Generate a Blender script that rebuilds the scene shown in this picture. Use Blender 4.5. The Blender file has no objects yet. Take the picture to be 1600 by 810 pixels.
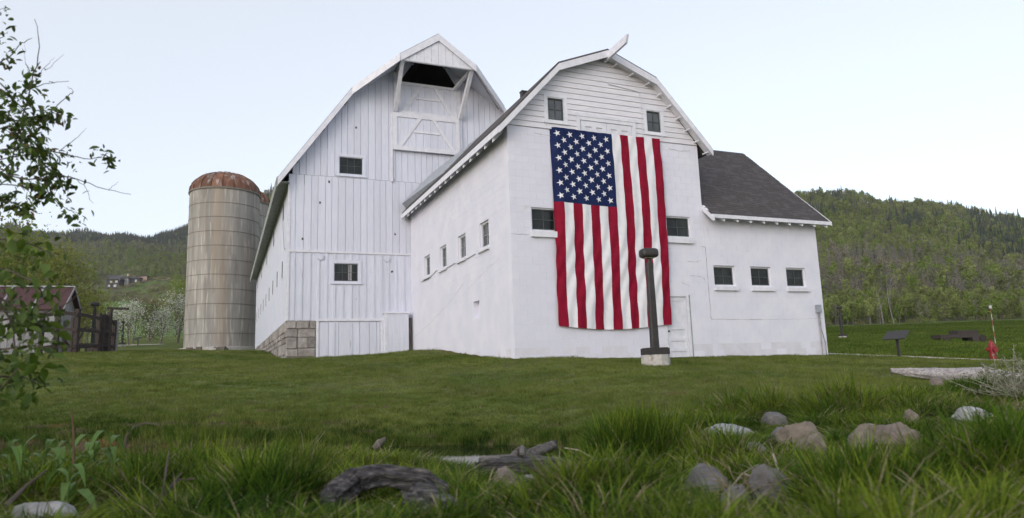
import bpy, bmesh, math, random
import numpy as np
from mathutils import Vector, Matrix, noise as mnoise
random.seed(7); RNG = np.random.default_rng(7)
scene = bpy.context.scene
COL = scene.collection

# ------------------------------------------------------------ camera, sky, sun, exposure
PITCH, ROLL, FPX = 0.1576, -0.0343, 1066.67
X0 = np.array([1., 0, 0]); F0 = np.array([0, math.cos(PITCH), math.sin(PITCH)]); U0 = np.array([0, -math.sin(PITCH), math.cos(PITCH)])
cR, sR = math.cos(ROLL), math.sin(ROLL)
cd = bpy.data.cameras.new('camera'); cam = bpy.data.objects.new('camera', cd); COL.objects.link(cam)
cd.lens = 24; cd.sensor_width = 36; cd.clip_start = 0.05; cd.clip_end = 8000
right = cR * X0 + sR * U0; up = -sR * X0 + cR * U0
cam.matrix_world = Matrix(((right[0], up[0], -F0[0], 0), (right[1], up[1], -F0[1], 0), (right[2], up[2], -F0[2], 0), (0, 0, 0, 1)))
cd.dof.use_dof = True; cd.dof.focus_distance = 22; cd.dof.aperture_fstop = 2.2
scene.camera = cam
SUN_EL, SUN_AZ = math.radians(22), math.radians(-150)       # azimuth clockwise from +Y
world = bpy.data.worlds.new('World'); scene.world = world; world.use_nodes = True
wn = world.node_tree.nodes; wl = world.node_tree.links
sky = wn.new('ShaderNodeTexSky'); sky.sky_type = 'NISHITA'; sky.sun_disc = False
sky.sun_elevation = SUN_EL; sky.sun_rotation = SUN_AZ
sky.altitude = 0; sky.air_density = 1.0; sky.dust_density = 2.0; sky.ozone_density = 1.5
hs = wn.new('ShaderNodeHueSaturation'); hs.inputs['Saturation'].default_value = 0.7
veil = wn.new('ShaderNodeMix'); veil.data_type = 'RGBA'; veil.blend_type = 'ADD'; veil.inputs[0].default_value = 1; veil.inputs[7].default_value = (3.85, 3.88, 3.92, 1)   # thin high cloud veil, even all over the sky
wl.new(sky.outputs[0], hs.inputs['Color']); wl.new(hs.outputs[0], veil.inputs[6]); wl.new(veil.outputs[2], wn['Background'].inputs[0])
wn['Background'].inputs[1].default_value = 0.15
ld = bpy.data.lights.new('sun', 'SUN'); ld.energy = 0.5; ld.angle = math.radians(30); ld.color = (1, .975, .95)
sun = bpy.data.objects.new('sun', ld); COL.objects.link(sun)
sdir = Vector((math.sin(SUN_AZ) * math.cos(SUN_EL), math.cos(SUN_AZ) * math.cos(SUN_EL), math.sin(SUN_EL)))
sun.rotation_euler = (-sdir).to_track_quat('-Z', 'Y').to_euler()
scene.view_settings.view_transform = 'Standard'; scene.view_settings.look = 'None'
scene.view_settings.exposure = -0.08; scene.view_settings.gamma = 1.0

def ray(px, py):
    dx, dy = px - 800, py - 405
    a = cR * dx + sR * dy; b = -sR * dx + cR * dy
    return F0 * FPX + a * X0 - b * U0
def at(px, py, Y):                       # the point at depth Y seen at that place of the photograph
    r = ray(px, py); return r * Y / r[1]

# ------------------------------------------------------------ materials
MATS = {}
def mat(name, c1, c2=None, rough=.8, scale=6, detail=6, stretch=(1, 1, 1), bump=0, bscale=40, rnd=0, spec=.3, c3=None, s3=1.2, w3=.5, metal=0, coord='Object', transl=0, lo=.35, hi=.65, bdist=.01):
    m = bpy.data.materials.new(name); m.use_nodes = True; nt = m.node_tree; N = nt.nodes; L = nt.links
    b = N['Principled BSDF']; b.inputs['Roughness'].default_value = rough; b.inputs['Specular IOR Level'].default_value = spec; b.inputs['Metallic'].default_value = metal
    tc = N.new('ShaderNodeTexCoord'); mp = N.new('ShaderNodeMapping'); mp.inputs['Scale'].default_value = stretch
    if coord == 'World':
        g = N.new('ShaderNodeNewGeometry'); L.new(g.outputs['Position'], mp.inputs[0])
    else: L.new(tc.outputs[coord], mp.inputs[0])
    rv = N.new('ShaderNodeObjectInfo')
    def nz(s, d=6):
        n = N.new('ShaderNodeTexNoise'); n.inputs['Scale'].default_value = s; n.inputs['Detail'].default_value = d; L.new(mp.outputs[0], n.inputs['Vector']); return n
    def ramp(src, a, bb):
        r = N.new('ShaderNodeMapRange'); r.inputs[1].default_value = a; r.inputs[2].default_value = bb; L.new(src, r.inputs[0]); return r.outputs[0]
    def mix(f, A, B, mode='MIX'):
        x = N.new('ShaderNodeMix'); x.data_type = 'RGBA'; x.blend_type = mode
        if isinstance(f, float): x.inputs[0].default_value = f
        else: L.new(f, x.inputs[0])
        for i, v in ((6, A), (7, B)):
            if isinstance(v, tuple): x.inputs[i].default_value = (*v, 1)
            else: L.new(v, x.inputs[i])
        return x.outputs[2]
    col = c1
    if c2: col = mix(ramp(nz(scale, detail).outputs[0], lo, hi), c1, c2)
    if c3:
        col = mix(ramp(nz(s3, 8).outputs[0], w3, w3 + .12), col, c3)
    if rnd:
        h = N.new('ShaderNodeHueSaturation')
        r = N.new('ShaderNodeMapRange'); r.inputs[3].default_value = 1 - rnd; r.inputs[4].default_value = 1 + rnd; L.new(rv.outputs['Random'], r.inputs[0]); L.new(r.outputs[0], h.inputs['Value'])
        if isinstance(col, tuple): h.inputs['Color'].default_value = (*col, 1)
        else: L.new(col, h.inputs['Color'])
        col = h.outputs[0]
    if isinstance(col, tuple): b.inputs['Base Color'].default_value = (*col, 1)
    else: L.new(col, b.inputs['Base Color'])
    if bump:
        bn = N.new('ShaderNodeBump'); bn.inputs['Strength'].default_value = bump; bn.inputs['Distance'].default_value = bdist
        L.new(nz(bscale, 8).outputs[0], bn.inputs['Height']); L.new(bn.outputs[0], b.inputs['Normal'])
    if transl:
        t = N.new('ShaderNodeBsdfTranslucent'); ms = N.new('ShaderNodeMixShader'); ms.inputs[0].default_value = transl
        if isinstance(col, tuple): t.inputs[0].default_value = (*col, 1)
        else: L.new(col, t.inputs[0])
        L.new(b.outputs[0], ms.inputs[1]); L.new(t.outputs[0], ms.inputs[2]); L.new(ms.outputs[0], N['Material Output'].inputs[0])
    m['_col'] = 1; MATS[name] = m; return m

WHITE_BOARD = mat('white_board_paint', (.545, .57, .675), (.615, .635, .73), .7, 3, 8, (6, 6, .5), .25, 30, rnd=.045, c3=(.36, .36, .40), s3=2.6, w3=.66)
WHITE_TRIM = mat('white_trim_paint', (.59, .60, .68), (.68, .685, .75), .6, 5, 6, bump=.2, bscale=25, rnd=.03, c3=(.5, .48, .46), s3=5, w3=.68)
WHITE_BLOCK = mat('white_masonry_paint', (.615, .62, .725), (.675, .675, .765), .75, 1.3, 8, bump=.35, bscale=22, rnd=.02, c3=(.54, .53, .56), s3=2.6, w3=.66)
BLOCK_DIRTY = mat('dirty_masonry_paint', (.58, .575, .64), (.645, .64, .72), .85, 2.5, 8, bump=.4, bscale=20, rnd=.03, c3=(.46, .43, .42), s3=3, w3=.62)
SIDING = mat('white_siding_paint', (.59, .585, .65), (.67, .66, .72), .65, 4, 8, (.6, 6, 6), .25, 30, rnd=.04, c3=(.58, .55, .52), s3=4, w3=.68)
CRACK = mat('crack_grime', (.27, .26, .28), (.42, .41, .44), .95, 8)
SHINGLE = mat('grey_shingle', (.052, .046, .049), (.086, .077, .080), .9, 25, 4, bump=.4, bscale=90, rnd=.2, c3=(.11, .10, .105), s3=9, w3=.6)
METAL_GREY = mat('weathered_metal', (.30, .32, .36), (.42, .44, .48), .45, 5, metal=.4)
EAVE_GREY = mat('mossy_eave', (.20, .22, .20), (.36, .37, .35), .9, 3, 8, (1, 4, 1), .4, 20)
OLD_WOOD = mat('bare_barn_wood', (.09, .075, .06), (.16, .14, .12), .9, 4, stretch=(4, 4, .6))
GLASS = mat('dark_window_glass', (.010, .012, .014), (.03, .033, .036), .06, 2.5, spec=.22, rnd=.3)
GLASS_BLUE = mat('grey_window_glass', (.04, .045, .055), (.085, .09, .10), .1, 2.0, spec=.6, rnd=.2)
SASH_DARK = mat('dark_sash', (.05, .065, .065), (.07, .085, .085), .6)
SASH_GREY = mat('grey_sash', (.22, .25, .26), (.3, .33, .34), .6)
STONE = mat('sandstone', (.21, .19, .18), (.32, .30, .292), .9, 5, 8, bump=.9, bscale=14, rnd=.32, c3=(.22, .19, .17), s3=3, w3=.6, bdist=.03)
MORTAR = mat('mortar', (.20, .18, .165), (.28, .25, .23), .95, 20)
CONCRETE = mat('silo_concrete', (.225, .216, .205), (.33, .316, .30), .9, .6, 9, (3, 3, .25), .3, 12, c3=(.42, .395, .36), s3=1.6, w3=.54)
def streak_stain(m, c, s, w, stretch):
    nt = m.node_tree; N = nt.nodes; L = nt.links; b = N['Principled BSDF']; src = b.inputs['Base Color'].links[0].from_socket
    tc = N.new('ShaderNodeTexCoord'); mp = N.new('ShaderNodeMapping'); mp.inputs['Scale'].default_value = stretch; L.new(tc.outputs['Object'], mp.inputs[0])
    n = N.new('ShaderNodeTexNoise'); n.inputs['Scale'].default_value = s; n.inputs['Detail'].default_value = 7; L.new(mp.outputs[0], n.inputs['Vector'])
    r = N.new('ShaderNodeMapRange'); r.inputs[1].default_value = w; r.inputs[2].default_value = w + .14; r.inputs[4].default_value = .55; L.new(n.outputs[0], r.inputs[0])
    x = N.new('ShaderNodeMix'); x.data_type = 'RGBA'; L.new(r.outputs[0], x.inputs[0]); L.new(src, x.inputs[6]); x.inputs[7].default_value = (*c, 1); L.new(x.outputs[2], b.inputs['Base Color'])
streak_stain(CONCRETE, (.27, .21, .155), .55, .52, (1.6, 1.6, .10))
streak_stain(CONCRETE, (.15, .14, .13), .8, .60, (1, 1, .35))
RUST = mat('rusty_dome_metal', (.10, .045, .030), (.17, .085, .055), .75, 1.2, 9, (2, 2, .6), .2, 30, rnd=.3, c3=(.30, .28, .27), s3=.9, w3=.57)
RUST_ROOF = mat('maroon_rust_roof', (.050, .022, .025), (.080, .036, .036), .7, 3, 8, (3, 1, 1), rnd=.1)
IRON = mat('hoop_iron', (.13, .115, .10), (.20, .18, .16), .8, 10)
BRONZE = mat('dark_bronze_metal', (.022, .020, .020), (.034, .031, .031), .5, 8, spec=.4, c3=(.06, .055, .05), s3=14, w3=.64)
FOOTING = mat('pale_concrete', (.36, .34, .33), (.48, .46, .44), .9, 9, 8, bump=.4, bscale=40, c3=(.24, .22, .2), s3=6, w3=.6)
PATHM = mat('path_concrete', (.36, .34, .34), (.46, .44, .43), .9, 4, coord='World')
DARK_WOOD = mat('dark_weathered_wood', (.028, .022, .022), (.055, .045, .042), .85, 6, stretch=(8, 8, 1), rnd=.25)
GREY_WOOD = mat('grey_weathered_wood', (.20, .20, .22), (.34, .33, .34), .9, 5, 8, (6, 6, 1), .4, 25, rnd=.12)
LOGM = mat('bleached_log', (.25, .23, .24), (.47, .44, .44), .9, 4, 9, (1, 7, 7), .8, 20, c3=(.14, .11, .1), s3=5, w3=.62, bdist=.03)
LOGD = mat('dark_driftwood', (.03, .028, .032), (.13, .12, .125), .9, 9, 9, (1.2, 6, 6), 1.0, 22, c3=(.22, .205, .20), s3=9, w3=.58, bdist=.03)
BARK = mat('grey_bark', (.10, .085, .07), (.19, .165, .14), .9, 8, stretch=(1, 1, .4))
ASPEN = mat('pale_aspen_bark', (.12, .115, .11), (.20, .19, .185), .85, 5)
RED_PAINT = mat('hydrant_red', (.19, .010, .018), (.25, .014, .024), .5, 8, spec=.5)
STRIPE_R = mat('marker_red', (.28, .09, .08)); STRIPE_W = mat('marker_white', (.45, .45, .45))
FLAG_R = mat('flag_red_cloth', (.205, .003, .022), (.25, .005, .028), .75, 5, transl=.08, spec=.15)
FLAG_W = mat('flag_white_cloth', (.72, .72, .78), (.78, .78, .83), .75, 5, transl=.12, spec=.15)
FLAG_B = mat('flag_blue_cloth', (.007, .015, .066), (.010, .021, .085), .75, 5, transl=.05, spec=.15)
WATERM = mat('creek_water_surface', (.010, .013, .007), (.018, .022, .010), .03, 3, bump=.03, bscale=6, spec=.4, coord='World')
ROCKS = [mat('rock_grey', (.085, .08, .082), (.18, .172, .175), .9, 4, 9, bump=.8, bscale=11, c3=(.085, .08, .075), s3=3, w3=.58, bdist=.03),
         mat('rock_tan', (.115, .096, .08), (.225, .19, .16), .9, 4, 9, bump=.8, bscale=11, c3=(.10, .08, .07), s3=3, w3=.6, bdist=.03),
         mat('rock_pink', (.115, .092, .084), (.20, .165, .15), .9, 5, 9, bump=.8, bscale=12, c3=(.11, .08, .075), s3=3, w3=.6, bdist=.03),
         mat('rock_pale', (.21, .21, .225), (.36, .36, .375), .9, 5, 9, bump=.7, bscale=12, c3=(.2, .19, .18), s3=4, w3=.6, bdist=.03)]
G1 = mat('grass_lush', (.060, .115, .010), (.175, .225, .026), .7, .9, 3, rnd=.4, coord='World', transl=.35, spec=.08)
G2 = mat('grass_deep', (.020, .052, .006), (.050, .100, .011), .7, .9, 3, rnd=.4, coord='World', transl=.3, spec=.08)
GM = mat('meadow_green', (.085, .135, .022), (.14, .185, .040), .75, .1, 5, rnd=.3, coord='World', transl=.25, spec=.06)
G3 = mat('grass_dry', (.17, .14, .08), (.27, .23, .14), .8, 2, 3, rnd=.3, coord='World', transl=.15)
GL = mat('lawn_grass', (.088, .126, .024), (.175, .200, .050), .75, .35, 6, rnd=.3, coord='World', transl=.25, spec=.06, c3=(.13, .14, .05), s3=.5, w3=.58)
LEAF1 = mat('shrub_leaf', (.06, .105, .02), (.105, .155, .034), .5, 3, rnd=.4, transl=.25)
LEAF2 = mat('bright_shrub_leaf', (.09, .16, .02), (.14, .21, .035), .5, 3, rnd=.3, transl=.35)
LEAFR = mat('bronze_leaf', (.09, .06, .02), (.13, .085, .03), .55, 3, rnd=.3, transl=.25)
HELL = mat('broad_leaf_green', (.075, .15, .03), (.13, .21, .05), .5, 2, rnd=.25, transl=.3)
CR_YG = mat('crown_yellow_green', (.19, .215, .04), (.25, .265, .065), .7, .5, 3, rnd=.12, transl=.5)
CR_LG = mat('crown_light_green', (.12, .18, .03), (.17, .23, .045), .7, .5, 3, rnd=.15, transl=.3)
CR_AS = mat('crown_aspen', (.125, .155, .040), (.175, .205, .066), .7, .05, 3, rnd=.35, transl=.2, coord='World')
CR_AG = mat('crown_grey_aspen', (.13, .125, .10), (.175, .165, .13), .8, .05, 3, rnd=.3, transl=.2, coord='World')
CR_CO = mat('conifer_needles', (.026, .040, .028), (.045, .060, .042), .8, .05, 3, rnd=.35, coord='World')
CR_SC = mat('scrub_olive', (.15, .135, .07), (.19, .18, .085), .85, .04, 3, rnd=.35, coord='World')
CR_SB = mat('scrub_purple_brown', (.13, .105, .095), (.165, .135, .108), .85, .04, 3, rnd=.3, coord='World')
CR_BL = mat('blossom_white', (.50, .50, .47), (.66, .65, .61), .8, 3, rnd=.15, transl=.3)
CR_DK = mat('dark_shrub_leaf', (.05, .055, .022), (.09, .085, .035), .8, 1, rnd=.3, transl=.2)
SAGE = mat('sage_twig', (.20, .20, .16), (.32, .31, .26), .85, 6, rnd=.25)
HOUSE_W = mat('house_wall_tan', (.32, .24, .19), (.40, .31, .25), .9, 2); HOUSE_R = mat('house_roof_dark', (.04, .036, .04), (.06, .055, .06), .8, 2); HOUSE_G = mat('house_window', (.26, .27, .3), (.36, .38, .4), .3, 2); HOUSE_P = mat('house_wall_pale', (.33, .31, .29), (.40, .38, .36), .9, 2)

# ------------------------------------------------------------ mesh building helpers
class MB:
    def __init__(s, T=None): s.v = []; s.f = []; s.m = []; s.T = T
    def add(s, vs, fs, mi=0):
        o = len(s.v)
        s.v += [s.T(*p) if s.T else tuple(p) for p in vs]
        s.f += [tuple(o + i for i in f) for f in fs]; s.m += [mi] * len(fs)
        return s
    def box(s, a0, a1, b0, b1, c0, c1, mi=0):
        return s.add([(a0, b0, c0), (a1, b0, c0), (a1, b1, c0), (a0, b1, c0), (a0, b0, c1), (a1, b0, c1), (a1, b1, c1), (a0, b1, c1)],
              [(3, 2, 1, 0), (4, 5, 6, 7), (0, 1, 5, 4), (1, 2, 6, 5), (2, 3, 7, 6), (3, 0, 4, 7)], mi)
    def prism(s, poly, d0, d1, mi=0):              # polygon in (a, z), depth d0..d1
        n = len(poly)
        return s.add([(a, d0, z) for a, z in poly] + [(a, d1, z) for a, z in poly],
              [tuple(range(n)), tuple(range(2 * n - 1, n - 1, -1))] + [(i, i + n, (i + 1) % n + n, (i + 1) % n) for i in range(n)], mi)
    def hexa(s, lo, hi, mi=0):                     # two rings of n points
        n = len(lo)
        return s.add(list(lo) + list(hi), [tuple(range(n - 1, -1, -1)), tuple(range(n, 2 * n))] + [(i, (i + 1) % n, (i + 1) % n + n, i + n) for i in range(n)], mi)
    def bar(s, p, q, w, h, upv=(0, 0, 1), mi=0):   # rectangular beam from p to q
        p = Vector(p); q = Vector(q); d = (q - p).normalized(); u = Vector(upv)
        if abs(d.dot(u)) > .98: u = Vector((0, 1, 0))
        x = d.cross(u).normalized(); y = x.cross(d).normalized(); r = []
        for c in (p, q): r.append([tuple(c + x * (i * w / 2) + y * (j * h / 2)) for i, j in ((-1, -1), (1, -1), (1, 1), (-1, 1))])
        return s.hexa(r[0], r[1], mi)
    def tube(s, pts, rad, n=6, mi=0, cap=True):
        rings = []; pts = [Vector(p) for p in pts]
        for i, p in enumerate(pts):
            d = (pts[min(i + 1, len(pts) - 1)] - pts[max(i - 1, 0)]).normalized()
            u = Vector((0, 0, 1)) if abs(d.z) < .9 else Vector((0, 1, 0))
            x = d.cross(u).normalized(); y = x.cross(d)
            r = rad[i] if isinstance(rad, (list, tuple)) else rad
            rings.append([tuple(p + (x * math.cos(k * 2 * math.pi / n) + y * math.sin(k * 2 * math.pi / n)) * r) for k in range(n)])
        fs = [(i * n + k, i * n + (k + 1) % n, (i + 1) * n + (k + 1) % n, (i + 1) * n + k) for i in range(len(pts) - 1) for k in range(n)]
        if cap: fs += [tuple(range(n - 1, -1, -1)), tuple(range((len(pts) - 1) * n, len(pts) * n))]
        return s.add([v for r in rings for v in r], fs, mi)
    def lathe(s, prof, n=24, c=(0, 0, 0), mi=0, a0=0, a1=2 * math.pi):
        full = abs(a1 - a0 - 2 * math.pi) < 1e-6; k = n if full else n + 1
        vs = [(c[0] + r * math.cos(a0 + (a1 - a0) * j / n), c[1] + r * math.sin(a0 + (a1 - a0) * j / n), c[2] + z) for r, z in prof for j in range(k)]
        fs = [(i * k + j, i * k + (j + 1) % k, (i + 1) * k + (j + 1) % k, (i + 1) * k + j) for i in range(len(prof) - 1) for j in range(n)]
        return s.add(vs, fs, mi)
    def mesh(s, name, mats, smooth=False, recalc=True):
        me = bpy.data.meshes.new(name); me.from_pydata(s.v, [], s.f)
        for m in (mats if isinstance(mats, (list, tuple)) else [mats]): me.materials.append(m)
        if any(s.m): me.polygons.foreach_set('material_index', s.m)
        if recalc:
            bm = bmesh.new(); bm.from_mesh(me); bmesh.ops.recalc_face_normals(bm, faces=bm.faces); bm.to_mesh(me); bm.free()
        if smooth: me.polygons.foreach_set('use_smooth', [True] * len(me.polygons))
        me.update(); return me
    def build(s, name, mats, parent=None, smooth=False, recalc=True):
        return link(name, s.mesh(name, mats, smooth, recalc), parent)
def link(name, data, parent=None, loc=None, rot=None):
    o = bpy.data.objects.new(name, data); COL.objects.link(o)
    if parent: o.parent = parent
    if loc is not None: o.location = loc
    if rot is not None: o.rotation_euler = rot
    return o
def tag(o, label=None, cat=None, group=None, kind=None):
    for k, v in (('label', label), ('category', cat), ('group', group), ('kind', kind)):
        if v: o[k] = v
    return o
def thing(name, label, cat, loc=(0, 0, 0), rz=0, group=None):
    o = link(name, None, None, loc, (0, 0, rz)); o.empty_display_size = .3
    return tag(o, label, cat, group)
def copy_tree(o, parent=None):
    c = o.copy(); COL.objects.link(c); c.parent = parent
    for ch in list(o.children): copy_tree(ch, c)
    return c
def rect_sub(r, ops):
    out = [r]
    for (a0, a1, z0, z1) in ops:
        nx = []
        for (b0, b1, y0, y1) in out:
            if b1 <= a0 or b0 >= a1 or y1 <= z0 or y0 >= z1: nx.append((b0, b1, y0, y1)); continue
            if y0 < z0: nx.append((b0, b1, y0, z0))
            if y1 > z1: nx.append((b0, b1, z1, y1))
            m0, m1 = max(y0, z0), min(y1, z1)
            if b0 < a0: nx.append((b0, a0, m0, m1))
            if b1 > a1: nx.append((a1, b1, m0, m1))
        out = nx
    return out
FRONT = lambda a, d, z: (a, d, z)
LEFT = lambda a, d, z: (d, a, z)

# ------------------------------------------------------------ terrain heights
YAW = 0.3995; cY, sY = math.cos(YAW), math.sin(YAW)
OB = (-.014, 20.28); OA = (-9.777, 29.302)
def lw(O, u, v): return (O[0] + u * cY - v * sY, O[1] + u * sY + v * cY)
ctrl = []
for u, z in ((0, .24), (3.6, .16), (7.2, .13), (12.35, .05)): ctrl.append((*lw(OB, u, -.1), z))
for v, z in ((3, .42), (6.5, .70), (9.5, .84), (11.5, .90)): ctrl.append((*lw(OB, -.1, v), z))
for u, z in ((0, .66), (1.2, .64), (3, .68), (4.3, .74), (5.3, .86)): ctrl.append((*lw(OA, u, -.2), z))
for v, z in ((4, .90), (10, 1.30), (20, 1.8), (32, 2.22)): ctrl.append((*lw(OA, -.2, v), z))
for u, v, z in ((6, 10, .9), (12, 10, .9), (12, 30, 2)): ctrl.append((*lw(OA, u, v), z))
for p in [(100,553,33),(-80,560,33),(30,556,33),(250,551,34),(450,562,27),(300,556,31),(345,548,60),(190,552,50),(250,540,80),(60,545,60),
          (1300,557,25),(1500,563,25),(1650,569,25),(1290,554,29),(1600,563,29),(1700,567,29),(1310,532,52),(1600,540,52),(1800,545,52),(1300,514,110),(1450,515,110),(1600,519,110),(1800,520,110),
          (1025,571,16.8),(800,575,18),(600,570,21),(1300,580,16.5),(1120,590,13),
          (450,600,15.5),(800,605,14.5),(200,590,17),(30,585,17),(450,640,12.0),(800,640,11.5),(200,640,12.2),(0,640,12.5),(450,680,10.3),(800,682,9.9),(200,672,10.6),(0,670,11),(-200,675,11),
          (620,680,10.2),(1000,655,10),(1480,597,13),(1350,605,12.6),(1620,592,13),(1800,590,13),(1200,625,11)]: ctrl.append(tuple(at(*p)))
for x, y, z in [(-8,6,-.85),(-5,6,-.88),(-3,7,-.97),(-1,7,-.97),(0.5,7,-.95),(.15,5.3,-.96),(.1,4.5,-.86),(2,7,-.84),(4,7,-.70),(6,8,-.66),(10,8,-.6),(-6,3,-.68),(-3,3.2,-.66),(-1,4.6,-.78),(0,3.2,-.70),(1.5,4.6,-.80),(3,3.2,-.72),(3,5,-.76),(5,5,-.75),(6,3,-.75),(-4,0,-.75),(0,0,-.8),(4,0,-.75),(-8,-6,-.9),(0,-6,-.9),(8,-6,-.9),(2.2,8.6,-.78),(4,9,-.66),(6.5,10,-.55),(10,10,-.5),
                (-30,-20,-.5),(30,-20,-.8),(-30,8,-.6),(30,8,-.5),(-40,25,.6),(45,25,-.2),(-70,60,2.5),(70,52,1.2),(60,110,3.6),(0,80,3.3),(-60,110,6.6),(-30,110,6.4),(0,110,5.6),(-100,110,7)]: ctrl.append((x, y, z))
CT = np.array(ctrl, float)
def tk(r2): return np.where(r2 > 1e-12, .5 * r2 * np.log(np.maximum(r2, 1e-12)), 0.)
n_ = len(CT); D2 = ((CT[:, None, :2] - CT[None, :, :2]) ** 2).sum(-1)
Amat = np.zeros((n_ + 3, n_ + 3)); Amat[:n_, :n_] = tk(D2) + np.eye(n_) * .4
Amat[:n_, n_] = 1; Amat[:n_, n_ + 1:] = CT[:, :2]; Amat[n_:, :n_] = Amat[:n_, n_:].T
Wt = np.linalg.solve(Amat, np.concatenate([CT[:, 2], np.zeros(3)]))
CREEK = np.array([(-40, 12.5), (-12, 10.2), (-6, 9.35), (-3, 9.0), (-1.2, 8.85), (-.1, 8.5), (.25, 7.6), (.12, 6.8), (.15, 6.0)], float)
CW = np.array([.75, .75, .7, .7, .75, .7, .5, .42, .35]); CDp = np.array([.5, .5, .5, .45, .45, .45, .4, .35, .0])
def creek(x, y):
    best = np.full(x.shape, 1e9); ww = np.ones(x.shape); dp = np.zeros(x.shape)
    for i in range(len(CREEK) - 1):
        p, q = CREEK[i], CREEK[i + 1]; d = q - p
        t = np.clip(((x - p[0]) * d[0] + (y - p[1]) * d[1]) / (d @ d), 0, 1)
        r = np.hypot(x - p[0] - t * d[0], y - p[1] - t * d[1])
        k = r < best; best = np.where(k, r, best)
        ww = np.where(k, CW[i] + t * (CW[i + 1] - CW[i]), ww); dp = np.where(k, CDp[i] + t * (CDp[i + 1] - CDp[i]), dp)
    return best, ww, dp
TK = np.array([-3, -.95, -.74, -.67, -.60, -.53, -.477, -.42, -.36, -.2, .1, .431, .55, .65, .763, 1.0, 3])
RS = np.array([.20, .212, .222, .222, .214, .212, .216, .240, .270, .28, .27, .236, .222, .205, .176, .13, .05])
YS = np.array([1000, 1000, 1000, 1000, 1000, 1000, 1000, 950, 900, 800, 650, 600, 600, 600, 600, 600, 600.])
def hills(x, y):
    yy = np.maximum(y, 60.); t = x / yy
    rs = np.interp(t, TK, RS); ys = np.interp(t, TK, YS)
    wR = np.clip((t + .25) / .6, 0, 1)             # 0 left country, 1 right country
    LY = np.log(np.array([60, 90, 130, 300, 500, 750, 1000.])); LR = np.array([.043, .052, .065, .117, .147, .186, .222]) / .222
    RY = np.log(np.array([60, 110, 130, 200, 350, 600.])); RR = np.array([.03, .040, .048, .105, .172, .236]) / .236
    yl = np.log(yy * 1000 / ys); yr = np.log(yy * 600 / ys)
    rl = np.interp(yl, LY, LR) * .222; rr = np.interp(yr, RY, RR) * .236
    f = np.clip((np.log(yy) - math.log(130)) / 1.4, 0, 1)
    sl = 1 + (rs / .222 - 1) * f; sr = 1 + (rs / .236 - 1) * f
    r = rl * sl * (1 - wR) + rr * sr * wR
    z = r * yy
    past = np.clip((yy - ys) / ys, 0, 5)
    return np.where(yy > ys, rs * ys * (1 - .35 * past), z)
def wob(x, y, s, seed): return np.sin(x * s + seed) * np.sin(y * s * 1.13 + seed * 2.1) + .5 * np.sin(x * s * 2.3 + y * s * 1.7 + seed * 3) + .35 * np.sin(-x * s * 3.9 + y * s * 4.7 + seed)
def height(x, y, carve=True):
    x = np.asarray(x, float); y = np.asarray(y, float); sh = x.shape; x = x.ravel(); y = y.ravel()
    z = np.zeros_like(x)
    for i in range(0, len(x), 20000):
        xs, ys = x[i:i + 20000], y[i:i + 20000]
        z[i:i + 20000] = tk((xs[:, None] - CT[None, :, 0]) ** 2 + (ys[:, None] - CT[None, :, 1]) ** 2) @ Wt[:n_] + Wt[n_] + Wt[n_ + 1] * xs + Wt[n_ + 2] * ys
    near = np.exp(-np.maximum(y - 8, 0) / 14)
    z += .018 * wob(x, y, 1.1, 1) + .035 * near * wob(x, y, 2.3, 4) * (y < 9.5) + .012 * wob(x, y, 3.1, 2)
    d, w, dp = creek(x, y)
    if carve: z -= dp * (1 / (1 + np.exp((d - w) / .11)))
    f = np.clip((y - 70) / 45, 0, 1); f = f * f * (3 - 2 * f)
    h = hills(x, y); amp = np.clip((y - 130) / 500, 0, 1) * 6
    h = h + amp * (wob(x, y, .018, 3) + .6 * wob(x, y, .05, 5))
    return (z * (1 - f) + h * f).reshape(sh)
def gz(x, y): return float(height(np.array([x]), np.array([y]))[0])
SOIL = [(-6.0, 10.9, .5, .3, 1), (-5.2, 11.6, .7, .2, .9), (-3.8, 10.6, .45, .25, 1), (-2.3, 10.5, .35, .2, .95), (-4.1, 11.9, .6, .15, .8), (-.6, 10.6, .3, .15, .9), (-7.6, 11.0, .7, .3, .95), (2.75, 6.55, .75, .32, .95), (2.75, 5.8, .5, .2, .85), (1.25, 4.25, .35, .16, .9), (1.5, 3.75, .3, .2, .9), (2.15, 5.9, .4, .2, .8), (3.45, 5.85, .5, .15, .8), (2.2, 7.5, .7, .2, .8), (.2, 5.3, .35, .25, .95), (4.7, 6.9, .9, .25, .95), (3.9, 8.6, .8, .2, .7), (-4.9, 10.9, 1.5, .4, 1), (-6.6, 10.7, .8, .3, .9), (-2.9, 11.1, 1.0, .3, .75), (-1.35, 10.15, .4, .16, 1), (.5, 10.2, .5, .15, .8), (-2.6, 12.2, .9, .2, .75), (-3.0, 14.6, .9, .15, .6), (-2.2, 14.3, .8, .12, .5), (2.7, 14.9, .6, .12, .8), (3.3, 14.2, .5, .1, .7), (1.2, 11.2, .3, .1, .5),
        (8.6, 15.6, .8, .22, 1), (-3.2, 4.3, .55, .3, 1), (-3.1, 3.7, .4, .2, 1), (5.4, 8.0, .9, .35, .8), (6.8, 7.3, .7, .4, 1.), (2.3, 4.5, .5, .35, .9), (3.0, 5.6, .4, .25, .7), (4.5, 11.5, .5, .12, .6), (1.4, 3.7, .4, .3, .7), (-4.7, 3.6, .5, .4, .8)]
_sr = random.Random(77)
for _ in range(34): _y = _sr.uniform(11.5, 26); SOIL.append((_sr.uniform(-.6, .55) * _y, _y, _sr.uniform(.15, .6), _sr.uniform(.08, .25), _sr.uniform(.45, .75)))
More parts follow.
